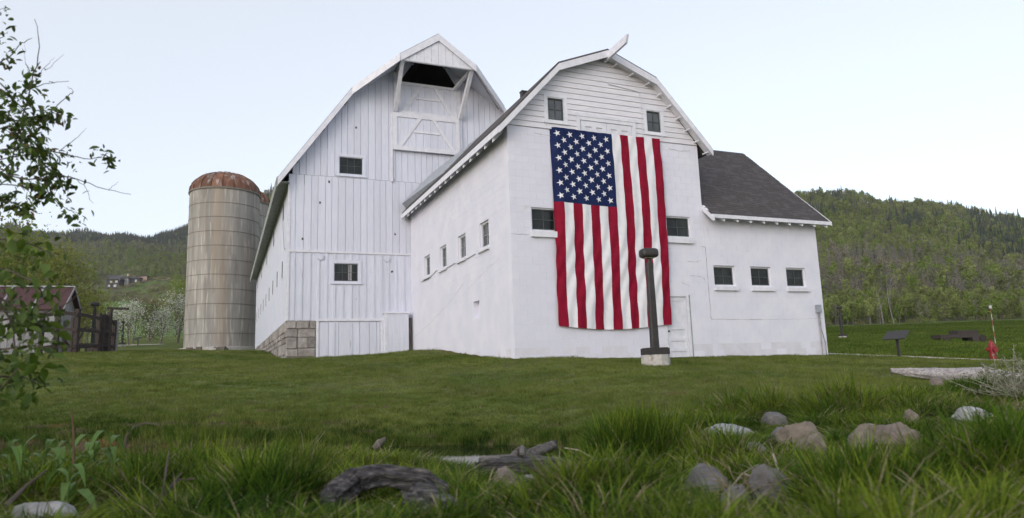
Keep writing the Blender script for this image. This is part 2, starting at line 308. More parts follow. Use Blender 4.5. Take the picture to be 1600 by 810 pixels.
def soil_shade(x, y):
    s = np.zeros_like(x)
    for sx, sy, rx, ry, k in SOIL: s = np.maximum(s, k * np.exp(-(((x - sx) / rx) ** 2 + ((y - sy) / ry) ** 2)))
    d, w, dp = creek(x, y); s = np.maximum(s, np.maximum(np.exp(-((d - w) / .3) ** 2) * .85, np.exp(-((d - w) / 1.3) ** 2) * .46) * np.clip(dp * 3, 0, 1)); s = np.where(d < w, np.maximum(s, .9 * np.clip(dp * 3, 0, 1)), s)  # muddy creek margin; the wider band puts the bank's shade into the ground colour
    s = np.maximum(s, np.clip((np.interp(x, [-12, -3, 0, 2, 4, 14], [8.8, 8.3, 7.6, 9.0, 9.0, 10.5]) - y) / 1.2, 0, 1) * .52)
    for O, u0, u1, v0, v1 in ((OB, 0, 12.35, 0, 12), (OA, 0, 13, 0, 32)):       # worn line along the walls
        dx, dy = x - O[0], y - O[1]; u = dx * cY + dy * sY; v = -dx * sY + dy * cY
        e = np.maximum(np.maximum(u0 - u, u - u1), np.maximum(v0 - v, v - v1)); s = np.maximum(s, np.exp(-(np.maximum(e, 0) / .22) ** 2) * .85)
    return s
def in_building(x, y, m=.05):
    r = np.zeros(x.shape, bool)
    for O, u1, v1 in ((OB, 12.35, 12.2), (OA, 13, 32.4)):
        dx, dy = x - O[0], y - O[1]; u = dx * cY + dy * sY; v = -dx * sY + dy * cY; r |= (u > -m) & (u < u1 + m) & (v > -m) & (v < v1)
    return r

# ------------------------------------------------------------ ground and hills: one sheet, split at 120 m
def ground_material(name, hill):
    m = bpy.data.materials.new(name); m.use_nodes = True; nt = m.node_tree; N = nt.nodes; L = nt.links; b = N['Principled BSDF']; b.inputs['Roughness'].default_value = .95; b.inputs['Specular IOR Level'].default_value = .1
    g = N.new('ShaderNodeNewGeometry')
    def nz(s, d=8):
        n = N.new('ShaderNodeTexNoise'); n.inputs['Scale'].default_value = s; n.inputs['Detail'].default_value = d; L.new(g.outputs['Position'], n.inputs['Vector']); return n.outputs[0]
    def mr(src, a, bb, lo=0, hi=1):
        r = N.new('ShaderNodeMapRange'); r.inputs[1].default_value = a; r.inputs[2].default_value = bb; r.inputs[3].default_value = lo; r.inputs[4].default_value = hi; L.new(src, r.inputs[0]); return r.outputs[0]
    def mix(f, A, B, mode='MIX'):
        x = N.new('ShaderNodeMix'); x.data_type = 'RGBA'; x.blend_type = mode; L.new(f, x.inputs[0])
        for i, v in ((6, A), (7, B)):
            if isinstance(v, tuple): x.inputs[i].default_value = (*v, 1)
            else: L.new(v, x.inputs[i])
        return x.outputs[2]
    if hill:
        c = mix(mr(nz(.02), .4, .6), (.075, .115, .03), (.095, .095, .04)); c = mix(mr(nz(.11), .52, .64), c, (.10, .085, .055))
        at_ = N.new('ShaderNodeAttribute'); at_.attribute_name = 'meadow'; c = mix(at_.outputs['Fac'], c, mix(mr(nz(.15), .35, .65), (.085, .145, .035), (.11, .155, .045)))
    else:
        c = mix(mr(nz(.35), .35, .65), (.088, .122, .024), (.155, .182, .046)); c = mix(mr(nz(1.7), .48, .68), c, (.11, .125, .045)); c = mix(mr(nz(22, 4), .42, .72), c, (.030, .05, .012))
        c = mix(mr(nz(.9, 9), .62, .74), c, (.15, .13, .06))
        at_ = N.new('ShaderNodeAttribute'); at_.attribute_name = 'soil_shade'
        so = mix(mr(nz(7), .35, .65), (.045, .034, .022), (.12, .085, .055)); so = mix(mr(nz(2.1), .55, .68), so, (.15, .075, .036))
        ad = N.new('ShaderNodeMath'); ad.operation = 'MULTIPLY_ADD'; ad.inputs[1].default_value = .9; ad.inputs[2].default_value = -.45; L.new(nz(5), ad.inputs[0])
        a2 = N.new('ShaderNodeMath'); a2.operation = 'ADD'; L.new(at_.outputs['Fac'], a2.inputs[0]); L.new(ad.outputs[0], a2.inputs[1])
        c = mix(mr(a2.outputs[0], .4, .6), c, so)
    L.new(c, b.inputs['Base Color'])
    bn = N.new('ShaderNodeBump'); bn.inputs['Strength'].default_value = .7; bn.inputs['Distance'].default_value = .6 if hill else .04; L.new(nz(.6 if hill else 28), bn.inputs['Height']); L.new(bn.outputs[0], b.inputs['Normal'])
    return m
ys_ = np.concatenate([np.arange(-60, -6, 6), np.arange(-6, 1.5, .5), np.arange(1.5, 13, .085), 13 * 1.018 ** np.arange(0, 125)]); k120 = int(np.argmin(np.abs(ys_ - 118))); ys_[k120] = 118
ys_ = np.concatenate([ys_[:k120 + 1], 118 * 1.035 ** np.arange(1, 95)])
ts_ = np.concatenate([np.linspace(-4, -1.05, 24)[:-1], np.linspace(-1.05, 1.05, 260), np.linspace(1.05, 4, 24)[1:]])
GY, GT = np.meshgrid(ys_, ts_, indexing='ij'); GX = GT * (np.abs(GY) + 2.5)
GZ = height(GX, GY); nr, nc = GX.shape
def sheet(name, i0, i1, m, attr, vals):
    V = np.stack([GX[i0:i1 + 1], GY[i0:i1 + 1], GZ[i0:i1 + 1]], -1).reshape(-1, 3); r = i1 - i0 + 1
    idx = np.arange(r * nc).reshape(r, nc); F = np.stack([idx[:-1, :-1], idx[:-1, 1:], idx[1:, 1:], idx[1:, :-1]], -1).reshape(-1, 4)
    me = bpy.data.meshes.new(name); me.from_pydata(V.tolist(), [], F.tolist()); me.materials.append(m); me.polygons.foreach_set('use_smooth', [True] * len(F))
    a = me.attributes.new(attr, 'FLOAT', 'POINT'); a.data.foreach_set('value', vals(V[:, 0], V[:, 1]).astype(np.float32)); me.update()
    return tag(link(name, me), kind='structure')
sheet('ground', 0, k120, ground_material('lawn_ground', False), 'soil_shade', soil_shade)
def meadow(x, y):
    t = x / y; return np.where(t < .1, np.clip((305 + 18 * np.sin(t * 40) - y) / 30, 0, 1), np.clip((124 - y) / 6, 0, 1))
sheet('hills', k120, nr - 1, ground_material('hill_ground', True), 'meadow', meadow)
wm = MB()
for i in range(len(CREEK) - 1):
    p, q = CREEK[i], CREEK[i + 1]; d = (q - p) / np.linalg.norm(q - p); n2 = np.array([-d[1], d[0]])
    pass
L_, R_ = [], []
for i, p in enumerate(CREEK):
    d = CREEK[min(i + 1, len(CREEK) - 1)] - CREEK[max(i - 1, 0)]; d = d / np.linalg.norm(d); n2 = np.array([-d[1], d[0]]); w = CW[i] + .25
    L_.append((*(p + n2 * w), -1.03)); R_.append((*(p - n2 * w), -1.03))
wm.add(L_ + R_, [(i, i + 1, i + 1 + len(L_), i + len(L_)) for i in range(len(L_) - 1)])
tag(wm.build('creek_water', WATERM), kind='structure')

# ------------------------------------------------------------ windows
def window(parent, T, a0, a1, z0, z1, rec=.10, fw=.045, nx=2, ny=2, frame=WHITE_TRIM, glass=GLASS, bars=SASH_GREY, sill=0, trim=0, broken=False, sill_w=.06, sash=None, fd=.05):
    """opening a0..a1, z0..z1 in a wall whose outer face is d=0; the pane plane lies rec inside"""
    m = MB(T)
    for r in ((a0, a0 + fw, z0, z1), (a1 - fw, a1, z0, z1), (a0 + fw, a1 - fw, z0, z0 + fw), (a0 + fw, a1 - fw, z1 - fw, z1)): m.box(r[0], r[1], rec - fd, rec + .05, r[2], r[3])
    w = m.build('window', frame, parent)
    A0, A1, B0, B1 = a0 + fw, a1 - fw, z0 + fw, z1 - fw; bw = .022
    s = MB(T)
    for r in ((A0, A0 + .035, B0, B1), (A1 - .035, A1, B0, B1), (A0 + .035, A1 - .035, B0, B0 + .035), (A0 + .035, A1 - .035, B1 - .035, B1)): s.box(r[0], r[1], rec - min(.015, fd * .8), rec + .035, r[2], r[3])
    s.build('sash', sash or bars, w)
    A0 += .035; A1 -= .035; B0 += .035; B1 -= .035
    b = MB(T)
    for i in range(1, nx): x = A0 + (A1 - A0) * i / nx; b.box(x - bw / 2, x + bw / 2, rec - min(.008, fd * .5), rec + .022, B0, B1)
    for j in range(1, ny):
        z = B0 + (B1 - B0) * j / ny
        for i in range(nx): b.box(A0 + (A1 - A0) * i / nx + (bw / 2 if i else 0), A0 + (A1 - A0) * (i + 1) / nx - (bw / 2 if i < nx - 1 else 0), rec - min(.006, fd * .4), rec + .02, z - bw / 2, z + bw / 2)
    b.build('muntin', bars, w)
    for i in range(nx):
        for j in range(ny):
            p = MB(T); e = .012
            p.box(A0 + (A1 - A0) * i / nx, A0 + (A1 - A0) * (i + 1) / nx, rec + (.012 if fd > .02 else .002) + random.random() * .002, rec + .02, B0 + (B1 - B0) * j / ny, B0 + (B1 - B0) * (j + 1) / ny); p.build('pane', glass, w)
    if sill:
        MB(T).add([(a0 - .05, -sill, z0 - sill_w * 1.6), (a1 + .05, -sill, z0 - sill_w * 1.6), (a1 + .05, rec - .05, z0 - sill_w * 1.6), (a0 - .05, rec - .05, z0 - sill_w * 1.6), (a0 - .05, -sill, z0 - .02), (a1 + .05, -sill, z0 - .02), (a1 + .05, rec - .05, z0 - .001), (a0 - .05, rec - .05, z0 - .001)],
             [(3, 2, 1, 0), (4, 5, 6, 7), (0, 1, 5, 4), (1, 2, 6, 5), (2, 3, 7, 6), (3, 0, 4, 7)]).build('sill', frame, w)
    if trim:
        t = MB(T); q = trim
        for r in ((a0 - q, a0, z0 - q * .4, z1 + q), (a1, a1 + q, z0 - q * .4, z1 + q), (a0, a1, z1, z1 + q)): t.box(r[0], r[1], -.035, .02, r[2], r[3])
        t.box(a0 - q - .03, a1 + q + .03, -.06, .02, z0 - q * .4 - .06, z0 - q * .4); t.box(a0, a1, -.03, .02, z0 - q * .4, z0)
        t.build('window_trim', frame, w)
    return w
def slab(parent, name, m, quadpts, th, v0=None, v1=None):     # roof slab: list of (u, v, z) top ring, thickness straight down
    return MB().hexa([(u, v, z - th) for u, v, z in quadpts], quadpts).build(name, m, parent)

# ------------------------------------------------------------ the near barn: painted block walls, gambrel front
B = thing('block_barn', 'white painted block barn with gambrel gable, low side wing and huge hanging flag', 'barn', (OB[0], OB[1], 0), YAW)
W, W2, VW, ZS, ZW = 7.21, 12.35, 12.08, 7.46, 5.02
opsF = [(.71, 1.60, 4.14, 4.87), (5.69, 6.67, 4.15, 4.87), (7.50, 8.42, 2.52, 3.23), (9.11, 10.03, 2.52, 3.23), (10.73, 11.65, 2.52, 3.23), (5.36, 6.37, -1, 2.22)]
opsL = [(1.86 + 2.343 * i, 2.74 + 2.343 * i, 3.98, 4.86) for i in range(4)] + [(2.95, 3.55, 1.69, 2.28)]
back = MB(FRONT)
for r in rect_sub((0, W, -.6, ZS - .002), opsF) + rect_sub((W, W2, -.6, ZW + .1), opsF): back.box(r[0], r[1], .0055, .28, r[2], r[3])
back.build('front_wall', WHITE_BLOCK, B)
back = MB(LEFT)
for r in rect_sub((.29, VW, -.6, ZS - .15), opsL): back.box(r[0], r[1], .0055, .28, r[2], r[3])
back.build('side_wall', WHITE_BLOCK, B)
MB().box(W2 - .28, W2, .29, 7.6, -.6, ZW + .3).box(W - .3, W - .02, .29, 11.9, ZW, ZS).box(W, W2 - .29, 7.3, 7.58, -.6, ZW + .3).build('rear_wall', WHITE_BLOCK, B)
MB().prism([(W2 - .26, ZW + .3), (W2 - .26, ZW + .31), (W2 - .2, ZW + .31), (W2 - .2, ZW + .3)], .3, 7.2).add([(W2 - .14, .1, ZW + .3), (W2 - .14, 7.4, ZW + .3), (W2 - .14, 3.75, 8.6), (W2 - .02, .1, ZW + .3), (W2 - .02, 7.4, ZW + .3), (W2 - .02, 3.75, 8.6)], [(0, 1, 2), (5, 4, 3), (0, 3, 4, 1), (1, 4, 5, 2), (2, 5, 3, 0)]).build('wing_gable', WHITE_BOARD, B)
CH, CL = .2285, .457; g = .0030
def blocks(T, ops, regions, mt_clean, mt_dirty, singles, rng):
    full = MB(FRONT).box(0, CL - 2 * g, 0, .02, 0, CH - 2 * g)
    shared = [full.mesh('block', mt_clean), full.mesh('block', mt_dirty)]
    rest = MB(T); dirt = MB(T); cand = []
    for (a0, a1, z0, z1) in regions:
        k = 0; z = z0
        while z < z1 - .03:
            zt = min(z + CH, z1); a = a0 - (CL / 2 if k % 2 else 0)
            while a < a1:
                r = (max(a, a0), min(a + CL, a1), z, zt)
                if r[1] - r[0] > .05:
                    ps = rect_sub(r, ops)
                    for q in ps:
                        if q[1] - q[0] < .03 or q[3] - q[2] < .03: continue
                        cand.append((q, len(ps) == 1 and abs(q[1] - q[0] - CL) < 1e-3 and abs(q[3] - q[2] - CH) < 1e-3))
                a += CL
            z = zt; k += 1
    cand.sort(key=lambda c: (c[0][0] + 7.9) ** 2 + c[0][2] ** 2)
    n = 0
    for q, isfull in cand:
        d = rng.uniform(0, .003); low = q[2] < .55 and rng.random() < .75
        if isfull and n < singles and q[2] > .1:
            o = link('block', shared[1 if low else 0], B, (q[0] + g, d, q[2] + g)); n += 1
        else: (dirt if low else rest).box(q[0] + g, q[1] - g, d, .02, q[2] + g, q[3] - g)
    tag(rest.build('block_courses', mt_clean, B), kind='stuff')
    if dirt.v: tag(dirt.build('dirty_block_courses', mt_dirty, B), kind='stuff')
rb = random.Random(3)
z0b = -.35
blocks(FRONT, opsF, [(0, W, z0b, ZS - .02), (W, W2, z0b, ZW)], WHITE_BLOCK, BLOCK_DIRTY, 300, rb)
blocks(LEFT, opsL, [(.021, VW, z0b, ZS - .17)], WHITE_BLOCK, BLOCK_DIRTY, 0, rb)
for i, r in enumerate(opsF[:2]): window(B, FRONT, *r, rec=.1, fw=.04, nx=2, ny=2, bars=SASH_DARK, glass=GLASS, sill=.09, sill_w=.13)
for r in opsF[2:5]: window(B, FRONT, *r, rec=.12, fw=.05, nx=2, ny=2, bars=SASH_DARK, glass=GLASS, sill=.09, sill_w=.10)
for r in opsL[:4]: window(B, LEFT, *r, rec=.12, fw=.06, nx=2, ny=2, bars=SASH_GREY, glass=GLASS_BLUE, sill=.09, sill_w=.08)
m = MB(LEFT); a0, a1, z0, z1 = opsL[4]
m.box(a0, a1, .2, .27, z0, z1); m.build('wall_niche', WHITE_BLOCK, B)
# gable siding
KL, KR, AP = (1.74, 9.46), (5.47, 9.46), (3.605, 10.2)
def gable_span(z):
    if z < KL[1]: f = (z - ZS) / (KL[1] - ZS); l = -.0 + f * KL[0]
    else: f = (z - KL[1]) / (AP[1] - KL[1]); l = KL[0] + f * (AP[0] - KL[0])
    return l, W - l
upw = [(1.404, 2.02, 7.754, 8.547), (5.15, 5.76, 7.754, 8.547)]
LD = (2.50, 4.63, 6.6, 7.99)
z = ZS; hb = .186
while z < AP[1] - .06:
    zt = min(z + hb, AP[1] - .02)
    spans = [gable_span(z), gable_span(zt)]
    holes = [(w[0], w[1], w[2], w[3]) for w in upw + [LD]]
    zs = sorted({z, zt} | {h for w in holes for h in (w[2], w[3]) if z + .004 < h < zt - .004})
    frag = {}; ncut = []
    for za, zb_ in zip(zs[:-1], zs[1:]):
        l0, r0 = gable_span(za); l1, r1 = gable_span(zb_)
        cuts = sorted([(w[0], w[1]) for w in holes if w[2] < zb_ - .002 and w[3] > za + .002]); ncut.append(len(cuts))
        e = [(l0, l1)] + [x for c in cuts for x in ((c[0], c[0]), (c[1], c[1]))] + [(r0, r1)]
        for i in range(0, len(e), 2):
            A, Bq = e[i], e[i + 1]
            if Bq[0] - A[0] < .04: continue
            f0 = (za - z) / hb; f1 = (zb_ - z) / hb; d0 = -.034 + .020 * f0; d1 = -.034 + .020 * f1
            gp = .006 if za == z else 0
            frag.setdefault((za, i), MB(FRONT)).add([(A[0], d0, za + gp), (Bq[0], d0, za + gp), (Bq[1], d1, zb_), (A[1], d1, zb_), (A[0], .03, za + gp), (Bq[0], .03, za + gp), (Bq[1], .03, zb_), (A[1], .03, zb_)], [(0, 1, 2, 3), (7, 6, 5, 4), (0, 4, 5, 1), (1, 5, 6, 2), (2, 6, 7, 3), (3, 7, 4, 0)])
    groups = []                                  # fragments that touch make one board
    for (za, i), f in frag.items():
        x0, x1 = min(v[0] for v in f.v), max(v[0] for v in f.v); hit_ = [q for q in groups if any(abs(q_[0] - za) > 1e-6 and min(x1, q_[2]) - max(x0, q_[1]) > .02 for q_ in q[0])]
        new = ([(za, x0, x1)], [f])
        for q in hit_: new = (new[0] + q[0], new[1] + q[1]); groups.remove(q)
        groups.append(new)
    for q in groups:
        bm_ = MB(FRONT)
        for f in q[1]: bm_.add(f.v, f.f)
        bm_.build('siding_board', SIDING, B)
    z = zt
gb = MB(FRONT)
for zz in np.arange(ZS, AP[1] - .05, hb):
    l0, r0 = gable_span(zz); l1, r1 = gable_span(min(zz + hb, AP[1] - .02))
    for q in rect_sub((max(l0, l1), min(r0, r1), zz, min(zz + hb, AP[1])), upw + [LD]): gb.box(q[0], q[1], .045, .2, q[2], q[3])
gb.build('gable_backing', OLD_WOOD, B)
for r in upw: window(B, FRONT, *r, rec=.03, fw=.03, nx=2, ny=2, bars=SASH_DARK, sash=SASH_DARK, frame=WHITE_TRIM, glass=GLASS_BLUE, trim=.11)
ldm = MB(FRONT); a0, a1, z0, z1 = LD
ldm.box(a0, a1, .0, .06, z0, z1)
ld_ = ldm.build('loft_door', WHITE_TRIM, B)
for k in range(2):
    m = MB(FRONT); h0 = a0 + .1 + k * (a1 - a0 - .2) / 2; h1 = h0 + (a1 - a0 - .2) / 2 - .01
    for r in ((h0, h0 + .16, z0, z1 - .12), (h1 - .16, h1, z0, z1 - .12), (h0 + .16, h1 - .16, z1 - .30, z1 - .12), ((h0 + h1) / 2 - .09, (h0 + h1) / 2 + .09, z0, z1 - .30)): m.box(r[0], r[1], -.03, .001, r[2], r[3])
    m.build('door_leaf', WHITE_TRIM, ld_)
MB(FRONT).box(a0 - .06, a0 + .06, -.05, .03, z0, z1 + .02).box(a1 - .06, a1 + .06, -.05, .03, z0, z1 + .02).box(a0 - .1, a1 + .1, -.06, .03, z1 + .021, z1 + .12).box(a0 + .06, a1 - .06, -.045, 0, z1 - .1, z1 + .02).build('door_frame', WHITE_TRIM, ld_)
m = MB(FRONT); m.tube([(3.7, -.05, 9.27), (4.85, -.05, 9.15), (4.93, -.05, 9.08), (4.95, -.05, 7.5)], .014, 5); m.build('wall_conduit', WHITE_TRIM, B)
# roof of the near barn
EL, ER = (-.39, 7.16), (7.60, 7.16); th = .20; VF = -.33
for pts, nm in (((EL, KL), 'roof_slope'), ((KL, AP), 'roof_slope'), ((AP, KR), 'roof_slope'), ((KR, ER), 'roof_slope')):
    (u0, z0), (u1, z1) = pts; z0 += .19; z1 += .19
    slab(B, nm, SHINGLE, [(u0, VF + .02, z0), (u1, VF + .02, z1), (u1, VW, z1), (u0, VW, z0)], th)
    m = MB(); dz = .245
    m.hexa([(u0, VF - .03, z0 - dz - .06), (u1, VF - .03, z1 - dz - .06), (u1, VF + .018, z1 - dz - .06), (u0, VF + .018, z0 - dz - .06)], [(u0, VF - .03, z0 - .075), (u1, VF - .03, z1 - .075), (u1, VF + .018, z1 - .075), (u0, VF + .018, z0 - .075)])
    m.build('rake_board', WHITE_TRIM, B)
    m = MB(); m.hexa([(u0, VF + .02, z0 - th - .03), (u1, VF + .02, z1 - th - .03), (u1, -.02, z1 - th - .03), (u0, -.02, z0 - th - .03)], [(u0, VF + .02, z0 - th - .002), (u1, VF + .02, z1 - th - .002), (u1, -.02, z1 - th - .002), (u0, -.02, z0 - th - .002)])
    m.build('soffit', WHITE_TRIM, B)
MB().hexa([(EL[0] - .03, VF, EL[1] - .10), (EL[0], VF, EL[1] - .10), (EL[0], VW, EL[1] - .10), (EL[0] - .03, VW, EL[1] - .10)], [(EL[0] - .03, VF, EL[1] + .10), (EL[0], VF, EL[1] + .11), (EL[0], VW, EL[1] + .11), (EL[0] - .03, VW, EL[1] + .10)]).build('eave_board', WHITE_TRIM, B)
sl = (KL[1] - EL[1]) / (KL[0] - EL[0])
rt = MB(); zz0 = EL[1] - .03; rt.add([(0, 0, zz0 - .17), (0, .08, zz0 - .17), (.40, .08, zz0 + .40 * sl - .22), (.40, 0, zz0 + .40 * sl - .22), (0, 0, zz0), (0, .08, zz0), (.40, .08, zz0 + .40 * sl), (.40, 0, zz0 + .40 * sl)], [(3, 2, 1, 0), (4, 5, 6, 7), (0, 1, 5, 4), (1, 2, 6, 5), (2, 3, 7, 6), (3, 0, 4, 7)])
rme = rt.mesh('rafter_tail', WHITE_TRIM)
for i in range(17): link('rafter_tail', rme, B, (EL[0] + .01, .25 + i * .72, -.02))
lk = MB().box(0, .05, .03, .30, .03, .075).mesh('lookout', WHITE_TRIM)
for (u0, z0), (u1, z1), n in ((KR, ER, 6), (AP, KR, 3)):
    for i in range(n):
        f = (i + .6) / n; link('lookout', lk, B, (u0 + f * (u1 - u0) - .05, VF + .03, z0 + f * (z1 - z0) - .19))
m = MB(); m.hexa([(3.57, VF - 1.10, 10.05), (3.65, VF - 1.10, 10.05), (3.65, .1, 9.99), (3.57, .1, 9.99)], [(3.57, VF - 1.22, 10.30), (3.65, VF - 1.22, 10.30), (3.65, .1, 10.26), (3.57, .1, 10.26)])
m.build('ridge_beam', WHITE_TRIM, B)
nrm = Vector((-sl, 0, 1)).normalized()
def rp(u, v, h): z = EL[1] + .19 + (u - EL[0]) * sl; return (u + nrm.x * h, v, z + nrm.z * h)
m = MB(); m.hexa([rp(-.2, 6.2, .01), rp(-.2, 12.0, .01), rp(1.3, 12.0, .01), rp(1.3, 6.2, .01)], [rp(-.2, 6.2, .05), rp(-.2, 12.0, .30), rp(1.3, 12.0, .30), rp(1.3, 6.2, .05)]); m.build('metal_flashing', METAL_GREY, B)
m = MB(); m.box(1.42, 1.62, 1.9, 2.1, 9.2, 9.50).box(1.40, 1.64, 1.88, 2.12, 9.50, 9.53); m.build('roof_vent', BRONZE, B)
# wing roof with real shingle tabs
e0, e1, r0_ = (-.40, 4.93), (3.75, 8.84), 12.68; sw = (e1[1] - e0[1]) / (e1[0] - e0[0])
MB().hexa([(W + .02, e0[0], e0[1] - .09), (r0_, e0[0], e0[1] - .09), (r0_, e1[0], e1[1] - .09), (W + .02, e1[0], e1[1] - .09)], [(W + .02, e0[0], e0[1]), (r0_, e0[0], e0[1]), (r0_, e1[0], e1[1]), (W + .02, e1[0], e1[1])]).build('wing_roof_deck', WHITE_TRIM, B)
MB().hexa([(W + .02, e1[0] + .002, e1[1] - .09), (r0_, e1[0] + .002, e1[1] - .09), (r0_, 7.9, e0[1] - .09), (W + .02, 7.9, e0[1] - .09)], [(W + .02, e1[0] + .002, e1[1] + .02), (r0_, e1[0] + .002, e1[1] + .02), (r0_, 7.9, e0[1] + .02), (W + .02, 7.9, e0[1] + .02)]).build('wing_roof_rear', SHINGLE, B)
shg = MB(); rs_ = random.Random(5); nrow = 40
SH2 = mat('grey_shingle_pale', (.058, .053, .058), (.095, .087, .092), .9, 25, 4, bump=.4, bscale=90)
for i in range(nrow):
    f0, f1 = i / nrow, min((i + 1.25) / nrow, 1); v0, v1 = e0[0] - .03 + f0 * (e1[0] - e0[0] + .03), e0[0] + f1 * (e1[0] - e0[0]); u = W + .02 - rs_.random() * .25
    while u < r0_ + .02:
        w = rs_.uniform(.14, .36); ua, ub = max(u, W + .02), min(u + w - .006, r0_ + .03); u += w
        if ub - ua < .03: continue
        t = rs_.uniform(.010, .022); zf = lambda v: e0[1] + (v - e0[0]) * sw
        vv = v0 - rs_.choice((0, 0, .012))
        shg.add([(ua, vv, zf(vv) + .002), (ub, vv, zf(vv) + .002), (ub, vv, zf(vv) + .004 + t), (ua, vv, zf(vv) + .004 + t), (ua, v1, zf(v1) + .006), (ub, v1, zf(v1) + .006)], [(0, 1, 2, 3), (3, 2, 5, 4), (0, 3, 4), (1, 5, 2)], 0 if rs_.random() < .68 else 1)
tag(shg.build('wing_shingles', [SHINGLE, SH2], B, recalc=False), kind='stuff')
MB().box(W + .02, r0_ + .04, e0[0] - .05, e0[0] - .002, e0[1] - .13, e0[1] - .005).build('wing_eave_board', WHITE_TRIM, B)
m = MB(); m.hexa([(W + .0, -.5, 4.68), (W + .1, -.5, 4.68), (W + .1, .0, 5.14), (W + .0, .0, 5.14)], [(W + .0, -.5, 4.84), (W + .1, -.5, 4.84), (W + .1, .0, 5.33), (W + .0, .0, 5.33)]); m.build('wing_rake_board', WHITE_TRIM, B)
m = MB(); m.hexa([(r0_, e0[0] - .06, e0[1] - .16), (r0_ + .03, e0[0] - .06, e0[1] - .16), (r0_ + .03, e1[0], e1[1] - .14), (r0_, e1[0], e1[1] - .14)], [(r0_, e0[0] - .06, e0[1] - .02), (r0_ + .03, e0[0] - .06, e0[1] - .02), (r0_ + .03, e1[0], e1[1] - .005), (r0_, e1[0], e1[1] - .005)]); m.build('wing_rake_board', WHITE_TRIM, B)
wt = MB().add([(0, 0, -.12), (.07, 0, -.12), (.07, .40, .1), (0, .40, .1), (0, 0, 0), (.07, 0, 0), (.07, .40, .40 * sw), (0, .40, .40 * sw)], [(3, 2, 1, 0), (4, 5, 6, 7), (0, 1, 5, 4), (1, 2, 6, 5), (2, 3, 7, 6), (3, 0, 4, 7)]).mesh('wing_rafter_tail', WHITE_TRIM)
for i in range(9): link('rafter_tail', wt, B, (W + .55 + i * .59, e0[0] + .01, e0[1] - .10))
# personnel door
m = MB(FRONT); a0, a1, z0, z1 = 5.36, 6.37, -.3, 2.22
m.box(a0, a0 + .08, .0, .25, z0, z1).box(a1 - .08, a1, .0, .25, z0, z1).box(a0 + .08, a1 - .08, .0, .25, z1 - .08, z1); fr = m.build('door_frame', WHITE_TRIM, B)
m = MB(FRONT); m.box(a0 + .085, a1 - .085, .075, .12, .02, z1 - .085); dr = m.build('door', WHITE_TRIM, B)
m = MB(FRONT)
for r in ((a0 + .09, a0 + .2, .03, 2.13), (a1 - .2, a1 - .09, .03, 2.13), (a0 + .2, a1 - .2, 2.0, 2.13), (a0 + .2, a1 - .2, 1.05, 1.2), (a0 + .2, a1 - .2, .68, .78), (a0 + .2, a1 - .2, .34, .44), (a0 + .2, a1 - .2, .03, .13)): m.box(r[0], r[1], .05, .076, r[2], r[3])
m.build('door_rails', WHITE_TRIM, dr)
MB(FRONT).tube([(a0 + .15, .05, 1.0), (a0 + .15, .0, 1.0)], .025, 8).build('handle', BRONZE, dr)
MB(FRONT).box(a1 + .005, a1 + .035, -.015, .005, .1, 2.2).build('weather_strip', SASH_GREY, B)
# cracks, cables, meter
def crackline(T, pts, w=.012, name='wall_crack', jit=.012, seed=0):
    r = random.Random(seed); P = []
    for (a, z), (b, y) in zip(pts[:-1], pts[1:]):
        n = max(2, int(math.hypot(b - a, y - z) / .12))
        for i in range(n): f = i / n; P.append((a + f * (b - a) + r.uniform(-jit, jit), z + f * (y - z) + r.uniform(-jit, jit)))
    P.append(pts[-1]); m = MB(T)
    for p, q in zip(P[:-1], P[1:]):
        d = Vector((q[0] - p[0], 0, q[1] - p[1])); n = Vector((-d.z, 0, d.x)).normalized() * w / 2 * r.uniform(.35, 1.0)
        m.add([(p[0] - n.x, -.004, p[1] - n.z), (q[0] - n.x, -.004, q[1] - n.z), (q[0] + n.x, -.004, q[1] + n.z), (p[0] + n.x, -.004, p[1] + n.z)], [(0, 1, 2, 3)])
    return m.build(name, CRACK, B)
crackline(FRONT, [(7.05, 3.86), (7.22, 3.86), (7.225, 1.38), (9.4, 1.36)], .022, seed=1); crackline(FRONT, [(9.4, 1.36), (12.33, 1.38)], .010, seed=2)
crackline(FRONT, [(0, 4.0), (.55, 4.0)], .014, seed=3); crackline(FRONT, [(6.45, 3.35), (6.8, 3.33), (7.0, 3.38)], .016, seed=4); crackline(FRONT, [(6.5, 2.84), (6.95, 2.82), (7.1, 2.72)], .02, seed=5)
crackline(FRONT, [(6.1, 2.62), (6.45, 2.5)], .014, seed=6); crackline(LEFT, [(4.6, 3.05), (6.2, 2.55), (8.9, 1.95), (11.6, 1.5)], .014, seed=7, jit=.03); crackline(LEFT, [(1.0, 3.4), (2.6, 3.1), (4.4, 2.7)], .008, seed=8, jit=.03)
crackline(FRONT, [(.9, 7.28), (1.2, 7.25), (1.5, 7.26)], .02, seed=9); crackline(FRONT, [(6.0, 7.25), (6.5, 7.2), (6.9, 7.26)], .02, seed=10); crackline(FRONT, [(7.35, 4.55), (7.4, 4.25)], .014, seed=11); crackline(FRONT, [(8.2, .5), (8.6, .2)], .01, seed=12)
m = MB(LEFT); P = []
for (a, z), (b, y), s in (((10.3, 3.86), (7.9, 4.0), .1), ((7.9, 4.0), (5.5, 3.93), .06), ((5.5, 3.93), (2.8, 3.92), .05)):
    for i in range(8): f = i / 8; P.append((a + f * (b - a), -.03, z + f * (y - z) - s * math.sin(f * math.pi)))
m.tube(P, .013, 5); m.build('wall_cable', GREY_WOOD, B)
m = MB(FRONT); m.box(11.93, 12.13, -.12, -.001, 1.60, 1.88); mt = m.build('meter_box', METAL_GREY, B)
MB(FRONT).tube([(12.0, -.05, 1.6), (12.03, -.05, .9), (12.02, -.05, .02)], .022, 6).tube([(12.07, -.05, 1.6), (12.08, -.05, 1.0), (12.2, -.06, .5), (12.2, -.06, .02)], .018, 6).build('conduit', GREY_WOOD, mt)

